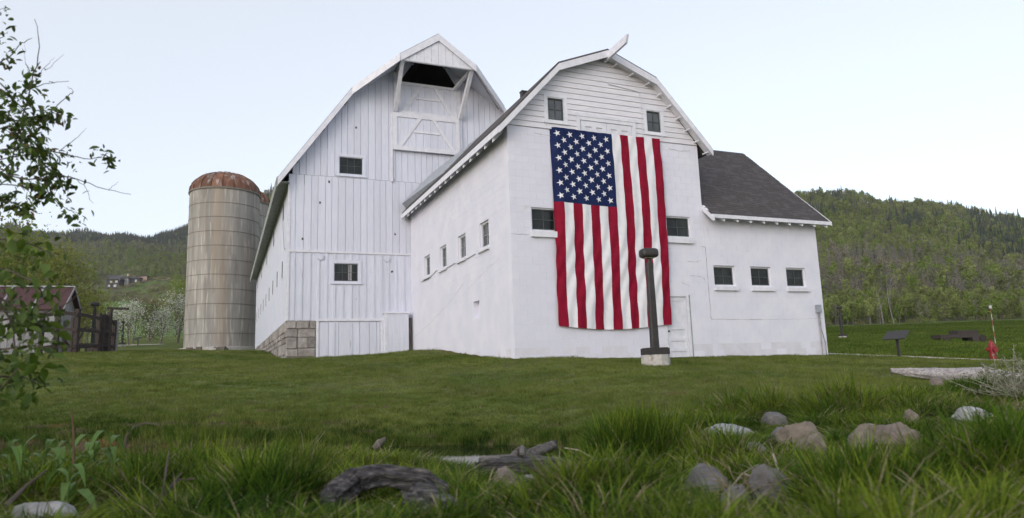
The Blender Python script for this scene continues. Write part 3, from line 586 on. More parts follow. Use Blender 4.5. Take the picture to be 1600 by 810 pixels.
# ------------------------------------------------------------ the far, larger barn: boarded, hooded hay door
A = thing('boarded_barn', 'larger white boarded barn with stone footing and hooded hay door, behind the block barn', 'barn', (OA[0], OA[1], 0), YAW)
WA, VA = 13.0, 32.4
ZST, ZB, ZSEAM = 2.31, 5.37, 8.84
KA, KB, APX = (2.72, 13.0), (10.28, 13.0), (6.5, 15.62); EA = (-.49, 8.42); EB = (13.49, 8.42)
def roofz(u):
    u = min(u, 13 - u)
    return EA[1] + (u - EA[0]) * (KA[1] - EA[1]) / (KA[0] - EA[0]) if u < KA[0] else KA[1] + (u - KA[0]) * (APX[1] - KA[1]) / (APX[0] - KA[0])
opsA = [(2.18, 3.27, 9.01, 9.84), (1.98, 3.07, 4.04, 4.88)]
HOLE = (4.95, 7.9, 12.2, 15.6)
opsAL = [(2.545 + 3.416 * i - .33, 2.545 + 3.416 * i + .33, 4.44, 5.33) for i in range(9)] + [(2.55 + 6.83 * i - .4, 2.55 + 6.83 * i + .4, 7.2, 8.1) for i in range(5)]
bk = MB(FRONT)
for r in rect_sub((1.25, 12.7, -.3, ZST), []) + rect_sub((.02, 12.98, ZST, 8.4), opsA) + rect_sub((.8, 12.2, 8.4, 10.2), opsA) + rect_sub((1.9, 11.1, 10.2, 11.4), opsA) + rect_sub((2.75, 10.25, 11.4, 12.6), [(4.9, 7.95, 12.2, 14)]) + [(4.9, 7.95, 12.2, 13.84)]:
    bk.box(r[0], r[1], .035, .12, r[2], r[3])
for s_ in (0, 1):
    X_ = (lambda u: 13 - u) if s_ else (lambda u: u)
    bk.prism([(X_(2.75), 12.6), (X_(4.9), 12.6), (X_(4.9), roofz(4.9) - .05), (X_(2.75), roofz(2.75) - .05)], .035, .12)
    MB(FRONT).prism([(X_(4.88), 13.7), (X_(5.0), 13.80), (X_(5.85), roofz(5.85) - .05), (X_(4.88), roofz(4.88) - .05)], -.03, .033).build('gable_corner_board', WHITE_BOARD, A)
bk.build('front_framing', WHITE_BOARD, A)
bk = MB(LEFT)
for r in rect_sub((.13, VA, ZST, 8.6), opsAL): bk.box(r[0], r[1], .035, .12, r[2], r[3])
bk.build('side_framing', WHITE_BOARD, A)
MB().box(WA - .12, WA, .13, VA, -.2, 8.5).box(.13, WA - .13, VA - .12, VA, .5, 8.5).build('rear_wall', WHITE_BOARD, A)
ra = random.Random(11)
def board(a0, a1, z0, z1f, T=FRONT, name='wall_board', d=None, ops=opsA, parent=A, mt=WHITE_BOARD):
    """vertical board; z1f is a number or a function of a (sloped top)"""
    d = ra.uniform(-.006, .004) if d is None else d; m = MB(T); gp = .009
    A0, A1 = a0 + gp, a1 - gp
    zt0, zt1 = (z1f(A0), z1f(A1)) if callable(z1f) else (z1f, z1f)
    if max(zt0, zt1) <= z0 + .05: return
    zmin = min(zt0, zt1); cut = [o for o in ops if o[0] < A1 and o[1] > A0 and o[2] < max(zt0, zt1) and o[3] > z0]
    if not cut:
        m.prism([(A0, z0), (A1, z0), (A1, max(zt1, z0 + .01)), (A0, max(zt0, z0 + .01))], d, .034)
    else:
        for r in rect_sub((A0, A1, z0, zmin), cut):
            if r[1] - r[0] > .02: MB(T).box(r[0], r[1], d, .034, r[2], r[3]).build(name, mt, parent)
        m.prism([(A0, zmin), (A1, zmin), (A1, zt1 + .001), (A0, zt0 + .001)], d, .034) if abs(zt0 - zt1) > .02 else None
    if m.v: return m.build(name, mt, parent)
def board_row(a0, a1, z0, z1f, wmin, wmax, **k):
    a = a0
    while a < a1 - .02:
        w = ra.uniform(wmin, wmax); b = min(a + w, a1)
        if a1 - b < .1: b = a1
        board(a, b, z0, z1f, **k); a = b
top = lambda a: roofz(a) - .045
HOLES = opsA + [(4.70, 7.97, 10.4, 15.6)]
board_row(.0, 12.9, ZB + .05, ZSEAM, .27, .36)
board_row(.15, 12.8, ZSEAM + .012, top, .27, .36, ops=HOLES)
a = 0.0                                                  # board and batten lower tier
while a < 6.0:
    w = ra.uniform(.26, .38); board(a, a + w, ZST, ZB - .05, d=.006)
    mb = MB(FRONT)
    for r in rect_sub((a + w - .055, a + w + .055, ZST + .02, ZB - .06), [(1.84, 3.21, 3.9, 5.02)]): mb.box(r[0], r[1], -.022, .005, r[2], r[3])
    mb.build('batten', WHITE_BOARD, A); a += w
board(6.0, 12.9, ZST, ZB - .05)
MB(FRONT).box(-.03, 6.5, -.045, .03, ZB - .05, ZB + .045).build('belt_board', WHITE_TRIM, A)
MB(FRONT).box(1.24, 4.3, -.05, .03, ZST - .03, ZST + .08).build('sill_board', WHITE_TRIM, A)
MB(FRONT).box(-.02, .09, -.03, .03, ZST, 8.5).build('corner_board', WHITE_TRIM, A)
for i, r in enumerate(opsA): window(A, FRONT, *r, rec=.05, fw=.03, nx=3, ny=2, bars=SASH_DARK, sash=SASH_DARK, glass=GLASS, trim=.13, frame=WHITE_BOARD)
MB(FRONT).box(2.62, 2.78, .052, .058, 4.1, 4.82).build('inner_post', GREY_WOOD, A)
for u in (1.4, 4.35): MB(FRONT).tube([(u, .0, 5.12), (u, -.07, 5.12)], .13, 12).build('wall_vent', WHITE_BOARD, A)
for u, z in ((.62, 5.9), (3.0, 3.25), (4.6, 4.55), (1.35, 7.6), (4.75, 6.3), (3.75, 3.55), (2.95, 11.3), (1.75, 8.6)):
    pts = [(u + ra.uniform(.4, 1) * .06 * math.cos(t), z + ra.uniform(.5, 1.2) * .07 * math.sin(t)) for t in np.linspace(0, 5.4, 7)]
    MB(FRONT).prism(pts, -.0125, -.0065).build('board_hole', BRONZE, A)
# side wall, its boards are a couple of pixels wide each
sm = MB(LEFT); a = .0
while a < VA:
    w = ra.uniform(.28, .36)
    for r in rect_sub((a + .012, min(a + w - .012, VA), ZST, 8.5), opsAL): sm.box(r[0], r[1], ra.uniform(-.012, 0), .034, r[2], r[3])
    a += w
tag(sm.build('side_boards', WHITE_BOARD, A), kind='stuff')
for r in opsAL: window(A, LEFT, *r, rec=-.016, fw=.04, nx=2, ny=2, bars=SASH_DARK, glass=GLASS, frame=WHITE_TRIM, fd=.006)
m = MB(LEFT); P = [(2.2 - 1.9 * f, -.06, 7.1 - 1.6 * f - .5 * math.sin(f * math.pi)) for f in np.linspace(0, 1, 12)]; m.tube(P, .012, 4); m.build('wall_cable', GREY_WOOD, A)
# stone footing, every stone its own piece
def stones(T, a0, a1, zlo, zhi, rows, wmin, wmax, seed, limit=1e9):
    r = random.Random(seed); z = zlo
    hs_ = [r.uniform(.6, 1.4) for _ in range(rows)]; k = (zhi - zlo) / sum(hs_)
    for h in hs_:
        zt = z + h * k; a = a0
        while a < a1 - .02:
            b = a + r.uniform(wmin, wmax)
            if a1 - b < wmin * .6: b = a1
            d = r.uniform(-.07, -.012); j = lambda: r.uniform(-.02, .02); g2 = .012; c = .025
            m = MB(T); ring = lambda e, dd: [(a + g2 + e + j(), dd, z + g2 + e + j()), (b - g2 - e + j(), dd, z + g2 + e + j()), (b - g2 - e + j(), dd, zt - g2 - e + j()), (a + g2 + e + j(), dd, zt - g2 - e + j())]
            R0, R1, R2 = ring(0, .08), ring(0, d + .03), ring(c, d)
            m.add(R0 + R1 + R2, [(0, 1, 5, 4), (1, 2, 6, 5), (2, 3, 7, 6), (3, 0, 4, 7), (4, 5, 9, 8), (5, 6, 10, 9), (6, 7, 11, 10), (7, 4, 8, 11), (8, 9, 10, 11)])
            m.build('stone', STONE, A); a = b
        z = zt
MB().box(.03, 1.24, .03, .3, -.4, ZST - .005).box(.03, .3, .31, VA, -.4, ZST - .005).build('stone_footing', MORTAR, A)
stones(FRONT, 0, 1.24, .35, ZST - .01, 5, .4, .85, 4)
stones(LEFT, .0, 22, .35, ZST - .01, 5, .5, 1.3, 2)
# white boarded basement door and bulkhead box
bd = MB(FRONT); bd.box(1.34, 4.05, .04, .09, .4, 2.26); bdoor = bd.build('basement_door', WHITE_BOARD, A)
a = 1.36
while a < 4.0:
    w = ra.uniform(.3, .5); b = min(a + w, 4.03); MB(FRONT).box(a + .01, b - .01, ra.uniform(-.012, 0), .038, .45, 2.24).build('door_board', WHITE_BOARD, bdoor); a = b
MB(FRONT).box(1.245, 1.355, -.04, .05, .3, ZST - .032).box(4.05, 4.16, -.04, .05, .3, ZST - .032).build('door_frame', WHITE_TRIM, bdoor)
MB(FRONT).box(1.355, 4.05, -.03, -.012, .4, .70).build('kick_board', WHITE_TRIM, bdoor)
for u in (1.95, 2.7): MB(FRONT).box(u, u + .10, -.035, -.0125, .75, 2.2).build('door_batten', WHITE_BOARD, bdoor)
MB().box(4.17, 5.25, -.42, .03, .3, 2.58).build('bulkhead_box', WHITE_BOARD, A)
MB().box(4.13, 5.29, -.46, .03, 2.581, 2.63).box(4.16, 4.28, -.435, -.421, .4, 2.58).build('bulkhead_cap', WHITE_TRIM, A)
MB().box(5.26, 5.47, -.2, .03, .3, 2.4).build('gap_shade_board', OLD_WOOD, A)  # dark wood set in the narrow gap stands in for its shade
# hay door: lower sliding panel and upper panel with trapezoid bracing
def panel(nm, a0, a1, z0, z1, d, fw):
    m = MB(FRONT); m.box(a0, a1, d, d + .04, z0, z1); p = m.build(nm, WHITE_BOARD, A)
    n = 9
    for i in range(n):
        x0, x1 = a0 + (a1 - a0) * i / n, a0 + (a1 - a0) * (i + 1) / n
        MB(FRONT).box(x0 + .008, x1 - .008, d - .018 + ra.uniform(-.003, .003), d - .001, z0 + .01, z1 - .01).build('door_board', WHITE_BOARD, p)
    D0, D1 = d - .06, d - .022
    for r in ((a0, a0 + fw, z0, z1), (a1 - fw, a1, z0, z1), (a0 + fw, a1 - fw, z0, z0 + fw), (a0 + fw, a1 - fw, z1 - fw, z1)): MB(FRONT).box(r[0], r[1], D0, D1, r[2], r[3]).build('door_rail', WHITE_TRIM, p)
    A0, A1, Z0, Z1 = a0 + fw, a1 - fw, z0 + fw, z1 - fw; t = .075; c = (A0 + A1) / 2
    for s0, s1 in ((A0 + .05, c - .36), (A1 - .05, c + .36)):
        sg = 1 if s1 > s0 else -1
        MB(FRONT).prism([(s0 - sg * .0, Z0), (s0 + sg * .19, Z0), (s1 + sg * .10, Z1), (s1 - sg * .10, Z1)], D0 + .004, D1).build('door_brace', WHITE_TRIM, p)
    f = .54; zc = Z0 + f * (Z1 - Z0); x0 = A0 + .13 + f * (c - .36 - A0 - .05); x1 = A1 - .13 - f * (c - .36 - A0 - .05)
    MB(FRONT).box(x0 + .1, x1 - .1, D0 + .006, D1, zc - .055, zc + .055).build('door_brace', WHITE_TRIM, p)
    return p
panel('hay_door', 4.66, 7.97, 10.36, 12.20, -.12, .2)
panel('upper_hay_door', 4.95, 7.9, 12.22, 13.84, -.02, .14)
MB(FRONT).box(4.72, 4.94, -.06, .03, 12.21, 14.4).box(7.91, 8.1, -.06, .03, 12.21, 14.4).build('door_post', WHITE_TRIM, A)
MB(FRONT).box(4.58, 4.655, -.10, .02, 8.8, 12.2).box(4.69, 4.76, -.05, .02, 8.95, 10.34).box(7.975, 8.12, -.1, .02, 10.2, 12.2).build('door_track', WHITE_TRIM, A)
# roof and hood
th = .16; HV = -1.72; HU = 4.66
for s in (0, 1):
    X = (lambda u: 13 - u) if s else (lambda u: u)
    lo = [(EA[0], -.4, EA[1]), (KA[0], -.4, KA[1]), (KA[0], VA + .4, KA[1]), (EA[0], VA + .4, EA[1])]
    hz_ = KA[1] + (HU - KA[0]) * (APX[1] - KA[1]) / (APX[0] - KA[0])
    hi = [(KA[0], -.4, KA[1]), (HU, HV, hz_), (6.5, HV, APX[1]), (6.5, VA + .4, APX[1]), (KA[0], VA + .4, KA[1])]
    q = lambda L, dz: [(X(u), v, z + dz) for u, v, z in L]
    MB().hexa(q(lo, .0), q(lo, .12)).build('roof_slope', SHINGLE, A); MB().hexa(q(hi, .0), q(hi, .12)).build('roof_slope', SHINGLE, A)
    MB().hexa(q([(u, v + .02 if v < 0 else 1.5, z) for u, v, z in lo], -.035), q([(u, v + .02 if v < 0 else 1.5, z) for u, v, z in lo], -.003)).build('soffit', WHITE_BOARD, A)
    hs2 = [(KA[0] + .02, -.38, KA[1]), (HU, HV + .03, hz_), (6.495, HV + .03, APX[1]), (6.495, .02, APX[1]), (KA[0] + .02, .02, KA[1])]
    MB().hexa(q(hs2, -.04), q(hs2, -.003)).build('hood_soffit', WHITE_BOARD, A)
    for p0, p1 in ((lo[0], lo[1]), (hi[0], hi[1]), (hi[1], hi[2])):
        d2 = Vector((p1[0] - p0[0], p1[1] - p0[1], 0)).normalized(); nn = Vector((d2.y, -d2.x, 0)) * .05
        def rg(dz): return [(X(p0[0]), p0[1] - .003, p0[2] + dz), (X(p1[0]), p1[1] - .003, p1[2] + dz), (X(p1[0] + nn.x), p1[1] + nn.y, p1[2] + dz), (X(p0[0] + nn.x), p0[1] + nn.y, p0[2] + dz)]
        MB().hexa(rg(-.26), rg(.085)).build('rake_board', WHITE_TRIM, A)
    e = [(EA[0] - .03, -.42), (EA[0] - .03, VA + .42)]
    MB().hexa([(X(EA[0] - .05), -.42, EA[1] - .30), (X(EA[0] + .02), -.42, EA[1] - .30), (X(EA[0] + .02), VA + .4, EA[1] - .30), (X(EA[0] - .05), VA + .4, EA[1] - .30)], [(X(EA[0] - .05), -.42, EA[1] + .10), (X(EA[0] + .02), -.42, EA[1] + .16), (X(EA[0] + .02), VA + .4, EA[1] + .16), (X(EA[0] - .05), VA + .4, EA[1] + .10)]).build('eave_board', EAVE_GREY, A)
    MB().box(X(EA[0] + .03), X(.02 if not s else .02), -.3, VA, EA[1] - .06, EA[1] - .03).build('eave_soffit', EAVE_GREY, A)
    for f in (.25, .6, .9):
        u = EA[0] + f * (KA[0] - EA[0]); zt_ = EA[1] + f * (KA[1] - EA[1]) - .05; MB().box(X(u) - .06, X(u) + .06, -.38, .03, zt_ - .16, zt_ - .02).build('lookout', GREY_WOOD, A)
    for f in (.05, .5):
        u = HU + f * (6.5 - HU); zt_ = hz_ + f * (APX[1] - hz_) - .05; MB().box(X(u) - .05 + (.08 if not s else -.08), X(u) + .05 + (.08 if not s else -.08), HV + .02, .05, zt_ - .1, zt_ - .0).build('hood_rafter', GREY_WOOD, A)
hp = MB(FRONT); tz = lambda u: KA[1] + (min(u, 13 - u) - KA[0]) * (APX[1] - KA[1]) / (APX[0] - KA[0]) - .12
hood = hp.box(4.72, 8.28, HV + .05, HV + .12, 14.16, 14.3).build('hood_panel', WHITE_TRIM, A)
for i in range(10):
    a0, a1 = 4.74 + i * .352, 4.74 + (i + 1) * .352; pts = [(a0 + .006, 14.18), (a1 - .006, 14.18)] + ([(a1 - .006, tz(a1)), (6.5, tz(6.5)), (a0 + .006, tz(a0))] if a0 < 6.5 < a1 - .01 else [(a1 - .006, tz(a1)), (a0 + .006, tz(a0))])
    MB(FRONT).prism(pts, HV + .03 - .004 * (i % 2), HV + .049).build('hood_board', WHITE_TRIM, hood)
for p, q_, w in (((4.80, HV + .16, 14.25), (4.78, -.12, 12.3), .17), ((8.20, HV + .16, 14.25), (8.02, -.12, 12.25), .17), ((8.22, HV + .14, 14.32), (7.75, -.08, 13.75), .13), ((4.78, HV + .14, 14.32), (4.95, -.08, 13.8), .12)): MB().bar(p, q_, w, w).build('hood_brace', WHITE_TRIM, A)
MB().bar((8.35, -1.5, 14.2), (10.0, -.35, 12.9), .05, .05).build('tie_rod', GREY_WOOD, A)
m = MB(); m.tube([(6.5, HV + .2, 15.3), (6.5, HV + .2, 15.0)], .02, 5).tube([(6.5, HV + .2, 15.0), (6.45, HV + .2, 14.93), (6.52, HV + .2, 14.88)], .025, 5); m.build('hay_hook', BRONZE, A)

# ------------------------------------------------------------ the flag
FU0, FU1, FZ0, FZ1 = 1.47, 5.58, 1.17, 7.53
def fs(a, b, off=0):                       # a across (0 left .. 1 right), b down
    top = 7.525 - .03 * math.sin(a * math.pi)
    bot = 1.20 - .13 * math.sin(min(1, a * 1.08) * math.pi)
    z = top + (bot - top) * b
    u = FU0 + (FU1 - FU0) * a + .02 * math.sin(b * 5) - .05 * (1 - b) * (a < .5) * (.5 - a) + .06 * b * (.5 - abs(a - .5)) * .3
    k = .35 + .65 * b
    d = -.10 - k * (.012 * math.sin(a * 23 + b * 2.1) + .011 * math.sin(a * 41 - b * 7 + 1) + .02 * math.sin(a * 12 + b * 13)) - .045 * math.sin(b * 3.1)
    d -= (.018 * math.sin(a * 70 + b * 26 + 3 * math.sin(b * 9)) + .014 * math.sin(a * 31 - b * 47 + 2 * math.sin(a * 8))) * (.5 + .5 * b)
    d += .12 * math.exp(-(a / .035) ** 2) * (1 - .5 * b)
    return (u, d - off, z)
FL = thing('hanging_flag', 'huge American flag hanging vertically, blue field of stars upper left, on the white block wall', 'flag', (OB[0], OB[1], 0), YAW)
def strip(a0, a1, b0, b1, na, nb, nm, mt):
    m = MB(); vs = [fs(a0 + (a1 - a0) * i / na, b0 + (b1 - b0) * j / nb) for j in range(nb + 1) for i in range(na + 1)]
    m.add(vs, [(j * (na + 1) + i, j * (na + 1) + i + 1, (j + 1) * (na + 1) + i + 1, (j + 1) * (na + 1) + i) for j in range(nb) for i in range(na)])
    return m.build(nm, mt, FL, smooth=True, recalc=False)
CB = .386
for k in range(13): strip(k / 13, (k + 1) / 13, CB if k < 7 else 0, 1, 8, 110 if k >= 7 else 70, 'red_stripe' if k % 2 == 0 else 'white_stripe', FLAG_R if k % 2 == 0 else FLAG_W)
strip(0, 7 / 13, 0, CB, 50, 50, 'blue_field', FLAG_B)
for cix in range(9):
    n = 6 if cix % 2 == 0 else 5
    for j in range(n):
        ca = (7 / 13) * (cix + 1) / 10.0; cb = CB * ((2 * j + 1) if n == 6 else (2 * j + 2)) / 12.0
        vs = [fs(ca, cb, .012)]; R = .112
        for q in range(10):
            an = math.pi + q * math.pi / 5; rr = R if q % 2 == 0 else R * .39
            vs.append(fs(ca + rr * math.cos(an) / 4.1, cb + rr * math.sin(an) / 6.35, .012))
        MB().add(vs, [(0, 1 + q, 1 + (q + 1) % 10) for q in range(10)]).build('star', FLAG_W, FL, recalc=False)
MB().tube([fs(0, .001), (1.3, -.06, 7.62)], .01, 4).tube([fs(1, .001), (5.78, -.06, 7.66)], .01, 4).build('tie_rope', FLAG_W, FL)

# ------------------------------------------------------------ silos
def silo(loc, R, H, label, loose=True):
    S = thing('concrete_silo', label, 'silo', loc, 0, None)
    m = MB(); nb = 11; bh = H / nb
    m.lathe([(R, -.8), (R, H)], 48); m.build('silo_wall', CONCRETE, S, smooth=True)
    for i in range(1, nb):
        MB().lathe([(R + .002, i * bh - .02), (R + .025, i * bh - .02), (R + .025, i * bh + .02), (R + .002, i * bh + .02)], 48).build('hoop', IRON, S)
    for k in range(nb):                       # pilaster-like form joints between poured rings
        a = (k * 2.4) % 6.28
    MB().lathe([(R, H), (R + .10, H), (R + .10, H + .16), (R - .05, H + .16)], 48).build('rim', IRON, S)
    n = 20
    for k in range(n):
        a0, a1 = 2 * math.pi * k / n, 2 * math.pi * (k + 1) / n; rj = (.02 if k % 2 else 0)
        prof = [((R + .05 + rj) * math.cos(t), H + .16 + (R * .66 + rj) * math.sin(t)) for t in np.linspace(0, math.pi / 2 * .95, 9)]
        MB().lathe(prof, 3, a0=a0 + .004, a1=a1 - .004).build('dome_panel', RUST, S, smooth=True)
        MB().tube([((r + .03) * math.cos(a0), (r + .03) * math.sin(a0), z) for r, z in prof], .05, 4).build('dome_rib', RUST, S)
    MB().lathe([(.6, H + R * .64 + .10), (.55, H + R * .66 + .17), (.12, H + R * .66 + .42), (.0, H + R * .66 + .45)], 16).build('dome_cap', METAL_GREY, S)
    MB().lathe([(R + .0, -.6), (R + .35, -.6), (R + .35, .12), (R, .16)], 40).build('footing', FOOTING, S)
    return S
SY = 63.0; sc_ = at(344, 548, SY); SR = (at(398.5, 545, SY)[0] - at(290, 547, SY)[0]) / 2 * .965
stop = at(355, 307, SY)[2]; sbase = gz(sc_[0], SY)
silo((sc_[0], SY, sbase), SR, stop - sbase, 'tall round concrete silo with rusty dome in front, left of the barns')
s2 = at(402, 322, 71.5); b2 = gz(s2[0] - 1.5, 71.5); silo((s2[0] - 1.5, 71.5, b2), 2.75, s2[2] - b2, 'second concrete silo mostly hidden behind the front one, only its dome edge showing')
for i, (dx, dz, w, c) in enumerate(((-1.0, .15, 1.6, OLD_WOOD), (.9, .15, .8, FOOTING), (1.7, .15, .6, OLD_WOOD))):
    m = MB(); z0 = gz(sc_[0] + dx, SY - SR - .5)
    for q in range(5): a = random.uniform(-w / 2, w / 2); m.box(a - .25, a + .25, random.uniform(-.2, .1), random.uniform(.15, .4), -.1, random.uniform(.12, .35))
    tag(m.build('debris_heap', c), ['low dark heap of rusty scrap at the silo foot, left of the others', 'pale concrete lump at the silo foot', 'small brown heap at the right of the silo foot'][i], 'debris').location = (sc_[0] + dx, SY - SR - .5, z0)

# ------------------------------------------------------------ lamp posts
def lamp_post(loc, rz, label, small=False):
    P = thing('lamp_post', label, 'lamp', loc, rz, 'short dark lamp posts on the lawn')
    r = random.Random(9); m = MB(); n = 10
    rg = lambda R, z: [(R * math.cos(k * 2 * math.pi / n + .3) * r.uniform(.95, 1.05), R * math.sin(k * 2 * math.pi / n + .3) * r.uniform(.95, 1.05), z) for k in range(n)]
    a, b = rg(.36, -.25), rg(.345, .26); m.hexa(a, b); m.build('concrete_footing', FOOTING, P)
    m = MB(); m.box(-.265, .265, -.265, .265, .262, .415).box(-.24, .24, -.24, .24, .415, .43); m.build('plinth', BRONZE, P)
    m = MB(); h0, h1, w0, w1 = .43, 2.52, .092, .074; c = .02
    o8 = lambda w, z: [(-w + c, -w, z), (w - c, -w, z), (w, -w + c, z), (w, w - c, z), (w - c, w, z), (-w + c, w, z), (-w, w - c, z), (-w, -w + c, z)]
    m.hexa(o8(w0, h0), o8(w1, h1)); m.build('post', BRONZE, P)
    m = MB(); m.tube([(0, 0, h1), (0, 0, h1 + .13)], .055, 10).tube([(0, 0, h1 + .05), (0, 0, h1 + .07)], .075, 10); m.build('neck', BRONZE, P)
    m = MB(); z0, z1, a, b = h1 + .13, h1 + .36, .225, .17
    def rr(A_, B_, z, k=.1): return [(sx * (A_ - k) + k * math.cos(t), sy * (B_ - k) + k * math.sin(t), z) for sx, sy, t0 in ((1, 1, 0), (-1, 1, math.pi / 2), (-1, -1, math.pi), (1, -1, 1.5 * math.pi)) for t in np.linspace(t0, t0 + math.pi / 2, 5)]
    rings = [rr(a * f, b * f, z0 + (z1 - z0) * g_, .1 * f) for f, g_ in ((.72, 0), (.93, .12), (1, .32), (1, .68), (.93, .88), (.70, 1))]; k = len(rings[0])
    m.add([p for q in rings for p in q], [(i * k + j, i * k + (j + 1) % k, (i + 1) * k + (j + 1) % k, (i + 1) * k + j) for i in range(len(rings) - 1) for j in range(k)] + [tuple(range(k - 1, -1, -1)), tuple(range((len(rings) - 1) * k, len(rings) * k))])
    m.build('lamp_head', BRONZE, P, smooth=True); MB().box(-.13, .13, -.1, .1, z0 - .012, z0 - .001).build('lens', FOOTING, P)
    return P
def on(px, py, Y, dz=0): p = at(px, py, Y); return (p[0], Y, gz(p[0], Y) + dz)
lp = on(1025, 571, 16.8); L0 = lamp_post(lp, .22, 'dark square lamp post on round concrete footing in front of the flag')
for (px, Y, rz, sc, lb) in ((1319, 60, .3, 1, 'distant dark lamp post on the meadow right of the block barn'), (190, 78, 1.2, 1, 'small distant dark lamp post right of the corral, near the blossom tree'), (144, 41, .9, 1.05, 'tall dark lamp post among the corral fence posts')):
    c = copy_tree(L0); p = on(px, 550, Y); c.location = p; c.rotation_euler.z = rz; c.scale = (sc,) * 3; c['label'] = lb

# ------------------------------------------------------------ interpretive signs, hydrant, wagon, path
def info_sign(loc, rz, label, s=1.0):
    P = thing('information_sign', label, 'sign', loc, rz, 'tilted information panels'); P.scale = (s,) * 3
    MB().bar((0, .0, -.2), (0, .0, .80), .10, .07).build('post', BRONZE, P)
    m = MB(); m.hexa([(-.42, -.32, .66), (.42, -.32, .66), (.42, .20, .98), (-.42, .20, .98)], [(-.42, -.33, .69), (.42, -.33, .69), (.42, .19, 1.01), (-.42, .19, 1.01)]); m.build('panel', BRONZE, P)
    MB().bar((0, -.1, .72), (0, .1, .86), .3, .05).build('bracket', BRONZE, P); return P
info_sign(on(1405, 556, 27), -.9, 'dark tilted information panel on a post beside the path, right of the barn')
info_sign(on(215, 545, 82), -.3, 'tiny far information panel standing on the lawn by the blossom tree')
H = thing('fire_hydrant', 'red fire hydrant beside the path at the right edge', 'hydrant', on(1552, 560, 28.3))
MB().lathe([(.15, -.1), (.15, .06), (.115, .06), (.115, .50), (.15, .50), (.15, .56), (.12, .57), (.115, .62), (.085, .70), (.04, .75), (.0, .76)], 16).build('body', RED_PAINT, H, smooth=False)
MB().tube([(0, 0, .75), (0, 0, .83)], .035, 5).build('top_nut', RED_PAINT, H)
for sx in (-1, 1): MB().tube([(sx * .1, 0, .42), (sx * .19, 0, .42)], .06, 8).tube([(sx * .19, 0, .42), (sx * .21, 0, .42)], .075, 8).tube([(sx * .21, 0, .42), (sx * .25, 0, .42)], .025, 5).build('side_cap', RED_PAINT, H)
MB().tube([(0, -.1, .40), (0, -.20, .40)], .08, 10).tube([(0, -.2, .4), (0, -.23, .4)], .095, 10).build('front_cap', RED_PAINT, H)
MP = thing('marker_pole', 'thin red and white marker pole standing at the fire hydrant', 'pole', (H.location[0] + .22, H.location[1] + .06, H.location[2]))
for i in range(9): MB().tube([(.0, 0, i * .24 - .05), (.0, 0, (i + 1) * .24 - .05)], .011, 6).build('band', STRIPE_R if i % 2 == 0 else STRIPE_W, MP)
MB().lathe([(0, 2.08), (.05, 2.10), (.06, 2.16), (.05, 2.22), (0, 2.24)], 8).build('top_reflector', STRIPE_W, MP)
WG = thing('flat_wagon', 'low dark weathered flat wagon with raised box lying on the far meadow', 'wagon', on(1496, 523, 57), .1)
m = MB(); m.box(-1.95, 1.5, -.6, .6, .38, .62); m.build('bed', DARK_WOOD, WG)
for i in range(6): MB().box(-1.97, 1.52, -.6 + i * .2 + .01, -.6 + (i + 1) * .2 - .01, .621, .66).build('plank', DARK_WOOD, WG)
MB().box(-.35, 1.42, -.5, .5, .662, .98).build('box', DARK_WOOD, WG)
MB().box(1.52, 2.0, -.08, .08, .42, .52).build('tongue', GREY_WOOD, WG)
for x in (-1.45, 1.1, 1.75):
    for y in (-.55, .55): MB().tube([(x, y - .04, .28), (x, y + .04, .28)], .30, 12).build('wheel', DARK_WOOD, WG)
pm = MB(); PP = [(1255, 28.4), (1300, 28.2), (1380, 27.8), (1460, 27.3), (1540, 26.6), (1620, 25.8), (1720, 24.9), (1900, 23.5)]; pv = []
for px, Y in PP:
    x = at(px, 556, Y)[0]
    for dy in (-.55, .55): pv.append((x, Y + dy, gz(x, Y + dy) + .05))
for px, Y in PP:
    x = at(px, 556, Y)[0]
    for dy in (-.55, .55): pv.append((x, Y + dy, gz(x, Y + dy) - .2))
k = len(PP); pm.add(pv, [(2 * i, 2 * i + 2, 2 * i + 3, 2 * i + 1) for i in range(k - 1)] + [(2 * i, 2 * k + 2 * i, 2 * k + 2 * i + 2, 2 * i + 2) for i in range(k - 1)] + [(2 * i + 1, 2 * i + 3, 2 * k + 2 * i + 3, 2 * k + 2 * i + 1) for i in range(k - 1)])
tag(pm.build('path', PATHM), kind='structure')
p0 = on(215, 545, 84); tag(MB().box(-3, 3, -.6, .6, -.2, .06).build('far_path', PATHM), kind='structure').location = p0

# ------------------------------------------------------------ shed and corral on the left
def wpt(px, Y): p = at(px, 553, Y); return p[0], Y
shp = at(87, 554, 38); SH = thing('weathered_shed', 'small grey weathered board shed with rusty maroon metal roof beyond the corral', 'shed', (shp[0], 38, gz(shp[0], 38)), .34)
LS, DS, HS, HR = 5.6, 3.4, 2.62, 1.25
sb = random.Random(4); x = -LS
while x < -.02:
    w = sb.uniform(.2, .3); b = min(x + w, 0); MB(FRONT).box(x + .006, b - .006, sb.uniform(-.012, .006), .05, -.3, HS).build('wall_board', GREY_WOOD, SH); x = b
x = 0.
while x < DS - .02:
    w = sb.uniform(.2, .3); b = min(x + w, DS); zt = lambda q: HS + HR * (1 - abs(q - DS / 2) / (DS / 2)) - .02
    m = MB(lambda a, d, z: (d, a, z)); pts = [(x + .006, -.3), (b - .006, -.3), (b - .006, zt(b))] + ([(DS / 2, zt(DS / 2))] if x < DS / 2 < b else []) + [(x + .006, zt(x))]
    m.prism(pts, -.05, sb.uniform(0, .012)); m.build('gable_board', GREY_WOOD, SH); x = b
MB().box(-LS, -LS + .1, .06, DS, -.3, HS).box(-LS + .1, -.1, DS - .06, DS, -.3, HS).build('rear_wall', GREY_WOOD, SH)
MB().box(-.02, .02, 1.1, 1.75, -.2, 1.9).build('doorway', BRONZE, SH)
